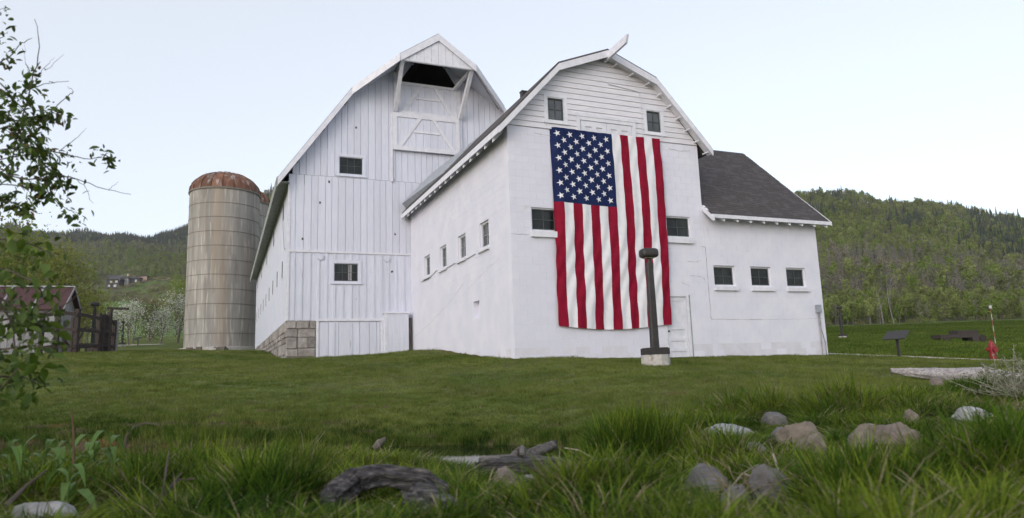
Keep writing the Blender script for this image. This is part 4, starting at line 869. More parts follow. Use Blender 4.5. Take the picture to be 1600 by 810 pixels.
for s in (0, 1):
    y = (lambda v: DS - v) if s else (lambda v: v)
    npn = 4
    for i in range(npn):
        x0, x1 = -LS - .2 + i * (LS + .5) / npn, -LS - .2 + (i + 1) * (LS + .5) / npn
        T = [(x0 + .01, y(-.3), HS - .3 * HR / (DS / 2)), (x1 - .01, y(-.3), HS - .3 * HR / (DS / 2)), (x1 - .01, y(DS / 2), HS + HR), (x0 + .01, y(DS / 2), HS + HR)]
        MB().hexa([(a, b, c) for a, b, c in T], [(a, b, c + .04) for a, b, c in T]).build('roof_panel', RUST_ROOF, SH)
        if i: MB().bar((x0, y(-.3), HS - .3 * HR / (DS / 2) + .05), (x0, y(DS / 2), HS + HR + .05), .11, .03).build('roof_batten', GREY_WOOD, SH)
MB().bar((-LS - .22, DS / 2, HS + HR + .06), (.32, DS / 2, HS + HR + .06), .16, .05).build('ridge_cap', METAL_GREY, SH)
MB().bar((.31, -.3, HS - .3 * HR / (DS / 2)), (.31, DS / 2, HS + HR), .04, .14).bar((.31, DS + .3, HS - .3 * HR / (DS / 2)), (.31, DS / 2, HS + HR), .04, .14).build('barge_board', GREY_WOOD, SH)
CF = thing('corral_fence', 'dark weathered timber corral fence of tall posts and rails in front of the shed', 'fence', (at(120, 553, 34)[0], 34, gz(at(120, 553, 34)[0], 34)))
cx0, cy0, cz0 = CF.location
posts = [(62, 33.2, 2.05, .16), (86, 33.6, 2.3, .17), (110, 36.5, 1.9, .13), (117, 33.8, 2.2, .19), (151, 36.0, 2.05, .17), (158, 36.3, 2.0, .2), (167, 36.6, 2.15, .18), (176, 37.2, 1.75, .15)]
pw = []
for px, Y, h, w in posts:
    x, y = wpt(px, Y); z = gz(x, y); pw.append((x - cx0, y - cy0, z - cz0, h)); MB().bar((x - cx0, y - cy0, z - cz0 - .3), (x - cx0 + .03, y - cy0, z - cz0 + h), w, w, (0, 1, 0)).build('post', DARK_WOOD, CF)
for i, j in ((0, 1), (1, 3), (3, 4), (4, 6), (6, 7)):
    a, b = pw[i], pw[j]
    for f, g_ in ((.9, .86), (.55, .52), (.14, .16)):
        if (i, j) == (4, 6) and f == .9: continue
        MB().bar((a[0] - .1, a[1] - .12, a[2] + a[3] * f), (b[0] + .1, b[1] - .12, b[2] + b[3] * g_), .05, .17).build('rail', DARK_WOOD, CF)
x, y = wpt(179.5, 37.4); tag(MB().bar((0, 0, -.2), (.03, 0, 1.65), .13, .13, (0, 1, 0)).build('grey_post', GREY_WOOD), 'single pale grey post at the right end of the corral', 'post').location = (x, y, gz(x, y))
x, y = wpt(128, 40); IM = thing('farm_implement', 'rusty old farm implement standing behind the corral rails', 'implement', (x, y, gz(x, y)), .4)
MB().tube([(-1.1, -.05, .45), (-1.1, .05, .45)], .42, 14).tube([(1.0, -.05, .35), (1.0, .05, .35)], .35, 14).build('wheel', RUST, IM); MB().bar((-1.2, 0, .5), (1.3, 0, .5), .12, .12).bar((-.3, 0, .5), (.1, 0, 1.5), .08, .08).bar((.1, 0, 1.5), (.8, 0, 1.3), .06, .06).build('frame', BRONZE, IM)
for i in range(5): MB().box(-.9 + i * .35, -.85 + i * .35, -.3, .3, .1, .45).build('tine', RUST, IM)
x, y = wpt(168, 52); tp = at(166, 483, 52)[2] - gz(x, y)
WL = thing('lookout_platform', 'long low weathered timber beam on posts seen above the corral fence', 'rack', (x, y, gz(x, y)), .1)
MB().bar((-.2, 0, tp + .05), (1.3, .1, tp - .03), .15, .17, (0, 0, 1)).build('beam', DARK_WOOD, WL)
for q in (.1,): MB().bar((q, 0, -.3), (q, 0, tp), .16, .16, (0, 1, 0)).build('post', DARK_WOOD, WL)
# ------------------------------------------------------------ rocks, logs, driftwood
DRIFT = mat('grey_driftwood', (.10, .09, .088), (.22, .20, .19), .9, 6, 9, (1.2, 6, 6), .9, 22, c3=(.06, .05, .048), s3=8, w3=.58, bdist=.03)
ROCK_SPOTS = []
def rock(px, py, Y, w, h, mt, label, d=None, seed=0, sink=.38, rz=0.):
    p = at(px, py, Y); r = random.Random(seed * 7 + 1); bm = bmesh.new(); bmesh.ops.create_icosphere(bm, subdivisions=4, radius=1)
    o3 = Vector((seed * 3.1, seed * 1.7, seed)); cuts = [(Vector((r.uniform(-1, 1), r.uniform(-1, 1), r.uniform(-.2, 1))).normalized(), r.uniform(.48, .84)) for _ in range(15)]
    for v in bm.verts:
        c = v.co.copy()
        for n, dd in cuts:
            e = c.dot(n) - dd
            if e > 0: c -= n * e * .98
        c *= 1.16 + .16 * mnoise.noise(c * 1.3 + o3) + .09 * mnoise.noise(c * 3.6 + o3) + .06 * mnoise.noise(c * 8 + o3) + .03 * mnoise.noise(c * 19 + o3)
        v.co = c
    d = d or w * .8; bmesh.ops.scale(bm, vec=(w / 2, d / 2, h * .75), verts=bm.verts)
    me = bpy.data.meshes.new('rock'); bm.to_mesh(me); bm.free(); me.materials.append(mt)
    o = link('rock', me, None, (p[0], Y, gz(p[0], Y) + h * (.5 - sink)), (0, 0, rz)); tag(o, label, 'rock', 'rocks along the creek bank'); ROCK_SPOTS.append((p[0], Y, max(w, d) / 2)); return o
rock(971, 650, 9.6, .24, .16, ROCKS[2], 'small pinkish rock at the lawn edge above the tall dark grass tuft', seed=1)
rock(1045, 648, 9.2, .30, .16, ROCKS[1], 'yellowish tan rock half hidden behind the tall tuft of grass', seed=2)
rock(1132, 664, 7.6, .66, .20, ROCKS[3], 'pale grey flat-topped rock in the grass, right of the tall tuft', seed=3, d=.5)
rock(1212, 656, 7.9, .34, .15, ROCKS[0], 'small pale rock just right of the pale flat-topped rock', seed=4)
rock(1075, 690, 6.8, .30, .18, ROCKS[0], 'mossy grey rock in the grass below the pale flat-topped rock', seed=5)
rock(1160, 706, 6.3, .42, .16, ROCKS[0], 'long low mossy rock in the grass, middle right', seed=6)
rock(1100, 778, 4.3, .34, .24, ROCKS[0], 'dark brown-grey boulder near the bottom edge, left of the dry stalks', seed=27, rz=.6)
rock(1214, 806, 3.7, .30, .20, ROCKS[0], 'smooth light grey boulder at the bottom edge, right of the dry stalks', seed=38, rz=1.2)
rock(1155, 806, 3.6, .16, .12, ROCKS[0], 'small blue-grey stone at the bottom edge among the dry stalks', seed=49)
rock(1245, 694, 6.6, .32, .24, ROCKS[1], 'tan rock leaning beside a grey one in the middle of the right grass', seed=10)
rock(1275, 716, 5.9, .30, .22, ROCKS[1], 'angular tan rock with sharp corner, below the leaning tan rock', seed=11, rz=.5)
rock(1225, 690, 6.9, .34, .18, ROCKS[0], 'grey rock with flat top behind the leaning tan rock', seed=12)
rock(1352, 712, 5.9, .40, .21, ROCKS[1], 'rounded tan rock, left of the pair on the right bank', seed=13)
rock(1408, 716, 5.8, .36, .21, ROCKS[2], 'rounded pinkish rock, right of the pair on the right bank', seed=64)
rock(1428, 686, 6.9, .2, .18, ROCKS[1], 'small pointed tan rock behind the pair on the right bank', seed=15)
rock(1515, 684, 7.0, .38, .13, ROCKS[3], 'white flat rock beside the dark hollow on the right bank', seed=16)
rock(1463, 602, 12.2, .26, .16, ROCKS[2], 'small pink rock in front of the long bleached log', seed=17)
rock(795, 748, 5.7, .34, .22, ROCKS[2], 'pinkish boulder at the creek outlet under the driftwood', seed=64, rz=2.)
rock(850, 722, 6.6, .36, .30, ROCKS[1], 'brown boulder right of the driftwood at the creek outlet', seed=19)
rock(896, 752, 5.7, .2, .26, ROCKS[1], 'brown stone behind the thin bare forked twig', seed=20)
rock(808, 800, 4.0, .24, .14, ROCKS[2], 'reddish flat stone at the bottom edge below the creek outlet', seed=21)
rock(860, 770, 5.2, .25, .14, ROCKS[0], 'dark wet stone in the gap at the creek outlet', seed=22)
rock(86, 803, 3.4, .30, .12, ROCKS[3], 'pale flat stone at the bottom left corner', seed=23)
rock(1330, 640, 10.2, .2, .12, ROCKS[1], 'tiny tan stone at the edge of the right lawn', seed=24)

def log(pts, rad, mt, name, label, cat, seed=0, n=14, rough=.16, seg=10, parent=None, flat=1.0, ends=True):
    r = random.Random(seed); P = []; Rr = []
    for i in range(len(pts) - 1):
        for k in range(seg):
            f = k / seg; P.append(Vector(pts[i]).lerp(Vector(pts[i + 1]), f)); Rr.append(rad[i] + f * (rad[i + 1] - rad[i]))
    P.append(Vector(pts[-1])); Rr.append(rad[-1])
    for it in range(2): P = [P[0]] + [(P[i - 1] + P[i] * 2 + P[i + 1]) / 4 for i in range(1, len(P) - 1)] + [P[-1]]
    vs = []; o3 = Vector((seed * 2.3, seed, 0))
    for i, p in enumerate(P):
        d = (P[min(i + 1, len(P) - 1)] - P[max(i - 1, 0)]).normalized(); u = Vector((0, 0, 1)) if abs(d.z) < .9 else Vector((0, 1, 0)); x = d.cross(u).normalized(); y = x.cross(d)
        for k in range(n):
            a = 2 * math.pi * k / n; q = x * math.cos(a) + y * math.sin(a) * flat
            rr = Rr[i] * (1 + rough * 1.6 * mnoise.noise(p * 2.5 + q * 1.2 + o3) + rough * 1.1 * mnoise.noise(Vector((a * 2.2, i * .06, seed))) + rough * .5 * mnoise.noise(p * 14 + q * 2 + o3) + rough * .9 * mnoise.noise(Vector((math.cos(a) * 4.5, math.sin(a) * 4.5, i * .035 + seed * 3))) + rough * .45 * mnoise.noise(Vector((math.cos(a) * 11, math.sin(a) * 11, i * .06 + seed))))
            e = d * r.uniform(-.02, .05) if i in (0, len(P) - 1) else Vector()
            vs.append(tuple(p + q * rr + e))
    m = MB(); nn = len(P); m.add(vs + [tuple(P[0]), tuple(P[-1])], [(i * n + k, i * n + (k + 1) % n, (i + 1) * n + (k + 1) % n, (i + 1) * n + k) for i in range(nn - 1) for k in range(n)] + [(nn * n, (k + 1) % n, k) for k in range(n)] + [(nn * n + 1, (nn - 1) * n + k, (nn - 1) * n + (k + 1) % n) for k in range(n)])
    o = m.build(name, mt, parent, smooth=True)
    if label: tag(o, label, cat)
    for q in pts: ROCK_SPOTS.append((q[0], q[1], max(rad) * .9))
    return o
def pt3(px, py, Y, dz=0): p = at(px, py, Y); return (p[0], p[1], p[2] + dz)
log([pt3(1392, 579, 13.9), pt3(1440, 583, 13.6), pt3(1490, 588, 13.2), pt3(1545, 590, 12.8), pt3(1605, 606, 12.4)], [.05, .10, .145, .17, .20], LOGM, 'fallen_log', 'long bleached grey log lying along the right edge of the lawn', 'log', 3, rough=.24, n=30, seg=14)
log([pt3(500, 822, 3.6), pt3(520, 778, 3.7), pt3(556, 746, 3.8), pt3(605, 740, 3.85), pt3(668, 752, 3.85), pt3(700, 772, 3.8)], [.055, .058, .052, .045, .045, .035], LOGD, 'driftwood_root', 'dark arched driftwood root in the foreground grass, bottom centre', 'driftwood', 5, rough=.34, n=36, seg=14)
log([pt3(640, 778, 3.55), pt3(690, 797, 3.42), pt3(745, 824, 3.3), pt3(800, 850, 3.2)], [.068, .066, .062, .06], LOGD, 'broken_log', 'dark broken-ended log slanting down to the bottom edge in front of the arched root', 'log', 6, rough=.3, n=36, seg=14)
log([pt3(750, 722, 6.6), pt3(800, 718, 6.7), pt3(840, 706, 7.0), pt3(866, 697, 7.2)], [.035, .045, .05, .05], DRIFT, 'driftwood_branch', 'grey driftwood branch lying over the creek outlet', 'driftwood', 7, rough=.3)
log([pt3(745, 735, 6.3), pt3(790, 730, 6.3), pt3(835, 726, 6.3), pt3(880, 730, 6.3)], [.07, .08, .075, .05], LOGD, 'driftwood_branch', 'dark sodden driftwood limb under the grey branch at the creek outlet', 'driftwood', 8, rough=.3)
log([pt3(800, 725, 6.4), pt3(806, 706, 6.5), pt3(818, 700, 6.5), pt3(815, 712, 6.3)], [.03, .035, .03, .02], DRIFT, 'driftwood_knot', 'curled grey driftwood knot on top of the branch at the creek outlet', 'driftwood', 9, n=9, rough=.35, seg=6)
log([pt3(585, 702, 7.8), pt3(594, 692, 7.9), pt3(600, 688, 8.0)], [.035, .04, .025], BARK, 'wood_stub', 'short brown wood stub poking out of the bank by the water', 'driftwood', 10, n=9, rough=.3, seg=6)
log([pt3(1410, 676, 7.3), pt3(1450, 671, 7.4), pt3(1496, 671, 7.5)], [.02, .022, .018], GREY_WOOD, 'grey_stick', 'straight grey stick lying by the white flat rock', 'stick', 11, n=7, rough=.2, seg=6)
log([pt3(1555, 697, 6.6), pt3(1600, 690, 6.6), pt3(1650, 700, 6.5)], [.09, .10, .09], LOGD, 'dark_log', 'dark rotten log in the hollow at the right edge, right of the white flat rock', 'log', 12, n=12, rough=.3, seg=8)
TW = mat('dry_twig', (.20, .17, .13), (.32, .28, .22), .9, 8)
TWD = mat('dark_twig', (.06, .048, .042), (.11, .09, .075), .9, 8)
def twig(paths, label, mt=TW, r0=.008):
    m = MB(); 
    for P in paths: m.tube([pt3(*p) for p in P], [r0 * (1 - .6 * i / max(1, len(P) - 1)) for i in range(len(P))], 5)
    return tag(m.build('bare_twig', mt), label, 'twig', 'bare twigs in the grass')
twig([[(893, 812, 3.8), (900, 775, 3.85), (906, 745, 3.9), (913, 723, 3.95), (940, 718, 4.0), (975, 715, 4.05)], [(913, 723, 3.95), (930, 718, 4.0), (905, 704, 4.0), (882, 700, 4.05)]], 'thin pale forked twig rising in front of the dark grass tuft', r0=.007)
twig([[(195, 700, 4.2), (197, 682, 4.2), (208, 668, 4.25), (228, 661, 4.3), (250, 664, 4.3)]], 'thin dark curved twig in the left grass beside the broad-leaved plants', TWD, .008)
twig([[(240, 800, 3.3), (262, 765, 3.4), (285, 738, 3.5)], [(258, 772, 3.4), (280, 750, 3.5), (305, 748, 3.5)], [(252, 785, 3.35), (258, 745, 3.4), (264, 705, 3.5)]], 'dark branching twig standing in the left foreground grass', TWD, .008)
twig([[(10, 790, 3.2), (40, 760, 3.3), (72, 735, 3.35)]], 'dark slanting stick at the lower left corner', TWD, .012)
twig([[(114, 735, 3.7), (115, 690, 3.7), (112, 640, 3.75)]], 'upright reddish brown stick among the broad-leaved plants', mat('red_twig', (.09, .05, .035), (.13, .075, .05), .9), .007)
twig([[(1120, 800, 3.7), (1140, 765, 3.8), (1160, 740, 3.9), (1185, 726, 4.0)], [(1160, 740, 3.9), (1195, 752, 3.9), (1225, 745, 3.9)]], 'pale branching dry stalk between the bottom boulders on the right', r0=.007)
twig([[(1208, 710, 4.3), (1222, 750, 4.0), (1240, 800, 3.7)]], 'pale slanting stick right of the smooth grey boulder', r0=.007)
twig([[(1345, 610, 9), (1370, 635, 8.5), (1400, 650, 8.3)], [(1360, 625, 8.6), (1385, 618, 8.6)]], 'pale dry weed stalk on the right bank below the lawn', r0=.008)
twig([[(1535, 752, 4.8), (1570, 745, 4.8), (1610, 742, 4.8)]], 'pale stick lying in the grass at the right edge', r0=.012)

# ------------------------------------------------------------ instanced vegetation
def scatter(name, P, R, S, I, sources, label, cat):
    src = bpy.data.collections.new(name + '_shapes')
    for i, me in enumerate(sources):
        o = bpy.data.objects.new('%s_shape_%02d' % (name, i), me); src.objects.link(o)
    me = bpy.data.meshes.new(name); me.vertices.add(len(P)); me.vertices.foreach_set('co', np.asarray(P, np.float32).ravel())
    a = me.attributes.new('rot', 'FLOAT_VECTOR', 'POINT'); a.data.foreach_set('vector', np.asarray(R, np.float32).ravel())
    a = me.attributes.new('scl', 'FLOAT_VECTOR', 'POINT'); a.data.foreach_set('vector', np.asarray(S, np.float32).ravel())
    a = me.attributes.new('idx', 'INT', 'POINT'); a.data.foreach_set('value', np.asarray(I, np.int32))
    me.update(); ob = tag(link(name, me), label, cat, kind='stuff')
    ng = bpy.data.node_groups.new(name, 'GeometryNodeTree'); ng.interface.new_socket('Geometry', in_out='INPUT', socket_type='NodeSocketGeometry'); ng.interface.new_socket('Geometry', in_out='OUTPUT', socket_type='NodeSocketGeometry')
    N, L = ng.nodes, ng.links; gi = N.new('NodeGroupInput'); go = N.new('NodeGroupOutput'); iop = N.new('GeometryNodeInstanceOnPoints'); ci = N.new('GeometryNodeCollectionInfo')
    ci.inputs['Collection'].default_value = src; ci.inputs['Separate Children'].default_value = True; ci.inputs['Reset Children'].default_value = True
    def na(n, t): x = N.new('GeometryNodeInputNamedAttribute'); x.data_type = t; x.inputs['Name'].default_value = n; return x.outputs['Attribute']
    er = N.new('FunctionNodeEulerToRotation'); L.new(na('rot', 'FLOAT_VECTOR'), er.inputs[0])
    L.new(gi.outputs[0], iop.inputs['Points']); L.new(ci.outputs[0], iop.inputs['Instance']); iop.inputs['Pick Instance'].default_value = True
    L.new(na('idx', 'INT'), iop.inputs['Instance Index']); L.new(er.outputs[0], iop.inputs['Rotation']); L.new(na('scl', 'FLOAT_VECTOR'), iop.inputs['Scale']); L.new(iop.outputs[0], go.inputs[0])
    md = ob.modifiers.new('scatter', 'NODES'); md.node_group = ng; return ob
def clump(n, h, spread, w, droop, mt, seed, mt2=None, p2=0., lean=.35):
    r = random.Random(seed); m = MB()
    for _ in range(n):
        a = r.uniform(0, 6.283); rr = spread * math.sqrt(r.random()); bx, by = rr * math.cos(a), rr * math.sin(a); H = h * r.uniform(.45, 1.1)
        a2 = a + r.uniform(-1.3, 1.3); l = lean * r.uniform(.2, 1.2); dr = droop * r.uniform(.2, 1.3); ww = w * r.uniform(.6, 1.2); ca, sa = math.cos(a2), math.sin(a2); ph = r.uniform(0, 3.14); wx, wy = math.cos(ph) * ww / 2, math.sin(ph) * ww / 2
        vs = []
        for f in (0, .3, .6, .85):
            o = H * (l * f + dr * f ** 3); z = H * (f - .35 * dr * f ** 3); k = 1 - .75 * f ** 2
            vs += [(bx + ca * o - wx * k, by + sa * o - wy * k, z - (.03 if f == 0 else 0)), (bx + ca * o + wx * k, by + sa * o + wy * k, z - (.03 if f == 0 else 0))]
        o = H * (l + dr); vs.append((bx + ca * o, by + sa * o, H * (1 - .35 * dr)))
        m.add(vs, [(0, 1, 3, 2), (2, 3, 5, 4), (4, 5, 7, 6), (6, 7, 8)], 1 if r.random() < p2 else 0)
    return m.mesh('grass_clump', [mt, mt2 or mt], smooth=True, recalc=False)
def blocked(x, y, k=1.0):
    b = np.zeros(x.shape, bool)
    for rx, ry, rr in ROCK_SPOTS: b |= (np.hypot(x - rx, (y - ry + rr * .3 * k) * np.where(y < ry, .75, 1)) < rr * .95 * k)
    return b
# tall grass of the near bank
near_src = [clump(24, .32, .055, .010, .55, G1, 1, G3, .05), clump(22, .30, .06, .0095, .8, G1, 2, G3, .10), clump(28, .32, .05, .0095, .4, G2, 3, G1, .3), clump(22, .32, .07, .010, .9, G2, 4, G3, .08), clump(18, .24, .10, .007, .9, G3, 5, G1, .35, .7), clump(30, .34, .07, .0075, .25, G1, 6, G2, .4, .2)]
N1 = 12000; Y = RNG.uniform(1.9, 10.2, N1 * 2) ** 1.0; T = RNG.uniform(-1.05, 1.05, N1 * 2); X = T * (Y + .8)
dcr, wcr, dpc = creek(X, Y)
bankline = np.interp(X, [-12, -6, -3, -1.2, .3, 1.0, 2.0, 3.5, 6, 9, 14], [9.7, 8.8, 8.35, 8.2, 7.3, 8.5, 9.6, 9.6, 9.4, 10.4, 11])
s = soil_shade(X, Y); s = np.where(s < .53, 0, s)
keep = (Y < bankline + RNG.normal(0, .2, Y.shape)) & (dcr > wcr - .05 + RNG.uniform(-.08, .1, Y.shape)) & ~blocked(X, Y) & (RNG.random(Y.shape) > s * 1.15) & (RNG.random(Y.shape) < np.clip((Y + 1.5) / 7, .35, 1))
X, Y, s = X[keep], Y[keep], s[keep]
TUFT = [(925, 742, 5.7, .26, 1.0), (965, 735, 5.9, .28, 1.05), (1000, 725, 6.2, .3, .9), (1050, 735, 5.9, .28, .7), (1090, 700, 6.8, .3, .6), (985, 668, 7.6, .35, .7), (1060, 660, 8, .4, .6), (955, 812, 3.5, .22, .6), (1000, 806, 3.55, .16, .45), (890, 812, 3.5, .12, .3), (1270, 806, 3.55, .22, .6), (1330, 806, 3.5, .2, .45), (1420, 800, 3.55, .22, .4), (1500, 790, 3.75, .25, .5), (1585, 795, 3.8, .2, .6), (330, 760, 4.8, .4, .35), (460, 735, 5.8, .45, .5), (520, 715, 6.8, .4, .45), (220, 765, 4.3, .3, .4), (400, 790, 3.9, .25, .4), (1300, 665, 8.0, .4, .5), (1180, 640, 9, .4, .5), (1530, 635, 9.8, .3, .25), (1410, 650, 9.0, .3, .3), (1125, 738, 5.3, .16, .6), (715, 740, 6.0, .25, .45), (640, 720, 6.9, .25, .3), (60, 750, 4, .3, .4), (755, 800, 3.9, .2, .3)]
for px, py, ty, rr, k in TUFT:                    # tussocks: many shoots from one spot
    n_t = int(900 * rr * rr * k + 30); tx = at(px, py, ty)[0]; q = RNG.normal(0, rr * .6, (n_t, 2)); qx, qy = tx + q[:, 0], ty + q[:, 1]; ok = ~blocked(qx, qy) & (creek(qx, qy)[0] > creek(qx, qy)[1] - .1)
    X = np.append(X, qx[ok]); Y = np.append(Y, qy[ok]); s = np.append(s, np.zeros(ok.sum()))
hf = .46 + .26 * wob(X, Y, 1.9, 3) + .20 * wob(X, Y, 4.6, 6)
for px, py, ty, rr, k in TUFT: tx = at(px, py, ty)[0]; hf += 1.15 * k * np.exp(-((X - tx) ** 2 + (Y - ty) ** 2) / rr ** 2)
for rx, ry, rr in ROCK_SPOTS: hf *= 1 - .72 * np.exp(-((X - rx) ** 2 + ((Y - ry + rr * 1.5) * .7) ** 2) / (rr * 1.5) ** 2)
hf *= 1 - .55 * np.exp(-((X + .35) / 1.25) ** 4) * (Y > 4.6) * (Y < 8.8); 
hf *= (1 - .85 * np.exp(-((X - .12) / .42) ** 2 - ((Y - 4.9) / 1.0) ** 2)) * (1 - .6 * np.exp(-((X + .62) / .42) ** 4 - ((Y - 3.45) / .38) ** 2))
hf = np.clip(hf * RNG.uniform(.7, 1.3, X.shape), .10, 2.0) * np.clip(1.0 - s * .5, .4, 1)
Z = height(X, Y) - .01; deep = wob(X, Y, .9, 8) + RNG.normal(0, .5, X.shape)
for px, py, ty, rr, k in TUFT[:7] + TUFT[10:13]: tx = at(px, py, ty)[0]; deep += 1.6 * np.exp(-((X - tx) ** 2 + (Y - ty) ** 2) / (rr * 1.2) ** 2)
I = np.where(deep > .9, RNG.choice([2, 3, 2, 5], X.shape), RNG.choice([0, 0, 1, 1, 5, 3], X.shape)); I = np.where(RNG.random(X.shape) < .035 + .35 * s, 4, I)
wd = RNG.uniform(.8, 1.15, X.shape)
scatter('tall_grass', np.stack([X, Y, Z], 1), np.stack([RNG.normal(0, .12, X.shape), RNG.normal(0, .12, X.shape), RNG.uniform(0, 6.28, X.shape)], 1), np.stack([wd, wd, hf], 1), I, near_src, 'tall uncut grass growing over the near creek bank', 'grass')
# mown lawn
lawn_src = [clump(30, .062, .11, .0048, .6, GL, 11, G3, .05, .6), clump(30, .055, .12, .0048, .8, GL, 12, G1, .12, .7), clump(30, .07, .11, .005, .5, G2, 13, GL, .6, .5), clump(26, .05, .12, .005, .8, GL, 14, G3, .35, .8), clump(30, .10, .10, .006, .6, G2, 15, G2, .0, .5)]
def lawn(n, y0, y1, big):
    Y = np.sqrt(RNG.uniform(y0 * y0, y1 * y1, n)); T = RNG.uniform(-.95, .95, n); X = T * (Y + 1)
    d, w, dp = creek(X, Y); s = soil_shade(X, Y)
    bl = np.interp(X, [-12, -6, -3, -1.2, .3, 1.0, 2.0, 3.5, 6, 9, 14], [9.2, 8.6, 8.4, 8.4, 8.3, 8.4, 8.6, 8.8, 8.8, 9.8, 10.4])
    onpath = (np.abs(Y - np.interp(X, [12, 18, 21, 30], [28.4, 27.3, 26, 23.5])) < .62) & (X > 11.5)
    k = (d > w - .1) & (Y > bl) & ~in_building(X, Y) & (RNG.random(n) > np.where(s < .5, s * .25, s * .9)) & ~onpath & ~blocked(X, Y, .7)
    X, Y, s = X[k], Y[k], s[k]; g_ = .85 + .35 * wob(X, Y, .8, 5) + RNG.uniform(-.2, .3, X.shape); edge = np.exp(-np.maximum(d[k] - w[k], 0) / 1.15) * (Y < 13.5); g_ = np.clip(g_ + edge * 1.3, .45, 2.6)
    I = np.where(wob(X, Y, .6, 9) + RNG.normal(0, .6, X.shape) > .55, RNG.choice([1, 2, 2], X.shape), RNG.choice([0, 0, 1, 3], X.shape)); I = np.where(edge + RNG.normal(0, .12, X.shape) > .33, RNG.choice([2, 2, 2, 1], X.shape), I)
    sc = big * RNG.uniform(.8, 1.2, X.shape)
    return np.stack([X, Y, height(X, Y) - .004], 1), np.stack([RNG.normal(0, .1, X.shape), RNG.normal(0, .1, X.shape), RNG.uniform(0, 6.28, X.shape)], 1), np.stack([sc, sc, g_ * (.5 + .5 * big)], 1), I
def bank(n):  # lusher bank grass, its deep green also carries the bank's shade
    P_, R__, S_, I_ = lawn(n, 8.4, 12.6, 1.0); d, w, dp = creek(P_[:, 0], P_[:, 1]); q = np.exp(-np.maximum(d - w, 0) / 1.1) > RNG.uniform(.15, 1.1, len(P_))
    S_ = S_ * np.array([1, 1, .72]); return P_[q], R__[q], S_[q], RNG.choice([2, 2, 4], q.sum())
parts = [bank(22000), lawn(16000, 8.4, 14, .95), lawn(22000, 14, 24, 1.15), lawn(16000, 24, 40, 1.6)]
scatter('lawn_grass', *[np.concatenate(z) for z in zip(*parts)], lawn_src, 'mown lawn grass rising from the creek to the barns', 'grass')
# rough grass along the far meadow
mead_src = [clump(26, .22, .25, .02, .5, GM, 21, G1, .2, .5), clump(26, .20, .25, .02, .6, GM, 22, G3, .12, .6)]
n = 16000; Y = np.sqrt(RNG.uniform(29 ** 2, 116 ** 2, n)); T = RNG.uniform(.40, .92, n); X = T * Y; k = ~((np.abs(Y - 28) < 1.3)); X, Y = X[k], Y[k]; sc = 1.0 + Y / 60
scatter('meadow_grass', np.stack([X, Y, height(X, Y)], 1), np.stack([X * 0, X * 0, RNG.uniform(0, 6.28, X.shape)], 1), np.stack([sc, sc, .55 + .5 * RNG.random(X.shape)], 1), RNG.choice([0, 0, 1], X.shape), mead_src, 'rough meadow grass behind the path on the right', 'grass')

# ------------------------------------------------------------ trees
def quad(m, c, s, r, mi=0, flat=0.):
    n = Vector((r.gauss(0, 1), r.gauss(0, 1), r.gauss(0, 1) + flat)).normalized(); u = n.orthogonal().normalized(); u = Matrix.Rotation(r.uniform(0, 6.28), 3, n) @ u; v = n.cross(u); c = Vector(c)
    m.add([tuple(c - u * s), tuple(c + v * s * .5 - u * .1 * s), tuple(c + u * s), tuple(c - v * s * .5 + u * .1 * s)], [(0, 1, 2, 3)], mi)
def crown_mesh(h0, h1, R, nclump, per, leaf, mats, seed, shape='round', p2=0., spread=.28):
    r = random.Random(seed); m = MB(); tips = []
    for _ in range(nclump):
        f = r.random() ** .8; a = r.uniform(0, 6.283); z = h0 + (h1 - h0) * f
        env = {'round': math.sin(math.pi * min(1, .18 + .80 * f)) ** .7, 'up': (1 - f * .75) * min(1, .4 + f * 3), 'vase': .45 + .55 * math.sin(math.pi * (f * .75 + .1))}[shape]
        rr = R * env * r.uniform(.35, 1.0); c = Vector((rr * math.cos(a), rr * math.sin(a), z)); tips.append(c); sp = R * spread * r.uniform(.6, 1.3)
        for _ in range(per): quad(m, (c.x + r.gauss(0, sp), c.y + r.gauss(0, sp), c.z + r.gauss(0, sp * .8)), leaf * r.uniform(.6, 1.3), r, 1 if r.random() < p2 else 0)
    return m.mesh('crown', mats, recalc=False), tips
def tree(name, loc, H, R, h0, mats, bark, label, cat, group, seed, nclump=34, per=60, leaf=.13, shape='round', trunk=.16, p2=0., spread=.28, stems=1):
    t = thing(name, label, cat, loc, 0, group); me, tips = crown_mesh(h0, H, R, nclump, per, leaf, mats, seed, shape, p2, spread); link('crown', me, t)
    r = random.Random(seed + 50); m = MB(); top = Vector((r.uniform(-.1, .1) * R, r.uniform(-.1, .1) * R, h0 + (H - h0) * .75))
    for q in range(stems):
        b = Vector((r.uniform(-.15, .15) * (stems > 1) * R, r.uniform(-.1, .1) * (stems > 1), -.3)); e = top + Vector((r.uniform(-.4, .4) * (stems > 1) * R, 0, 0))
        m.tube([tuple(b), tuple(b.lerp(e, .35) + Vector((r.uniform(-.05, .05) * H * .3, 0, 0))), tuple(b.lerp(e, .7)), tuple(e)], [trunk, trunk * .75, trunk * .5, trunk * .15], 7)
    for c in tips[::2]:
        f = max(.12, min(.8, (c.z - h0 * .6) / H)); b = Vector((0, 0, 0)).lerp(top, f * .9); m.tube([tuple(b), tuple(b.lerp(c, .5) + Vector((0, 0, .06 * R))), tuple(c)], [trunk * .35, trunk * .2, trunk * .06], 5)
    m.build('trunk', bark, t); return t
def ton(px, Y): x = at(px, 545, Y)[0]; return (x, Y, gz(x, Y))
tree('blossom_tree', ton(203, 84), 5.0, 2.15, 1.5, [CR_BL, CR_AS], BARK, 'round white blossom tree with two thin trunks, standing alone left of the silo', 'tree', 'white blossom trees', 1, 40, 60, .10, p2=.30, stems=2, trunk=.1)
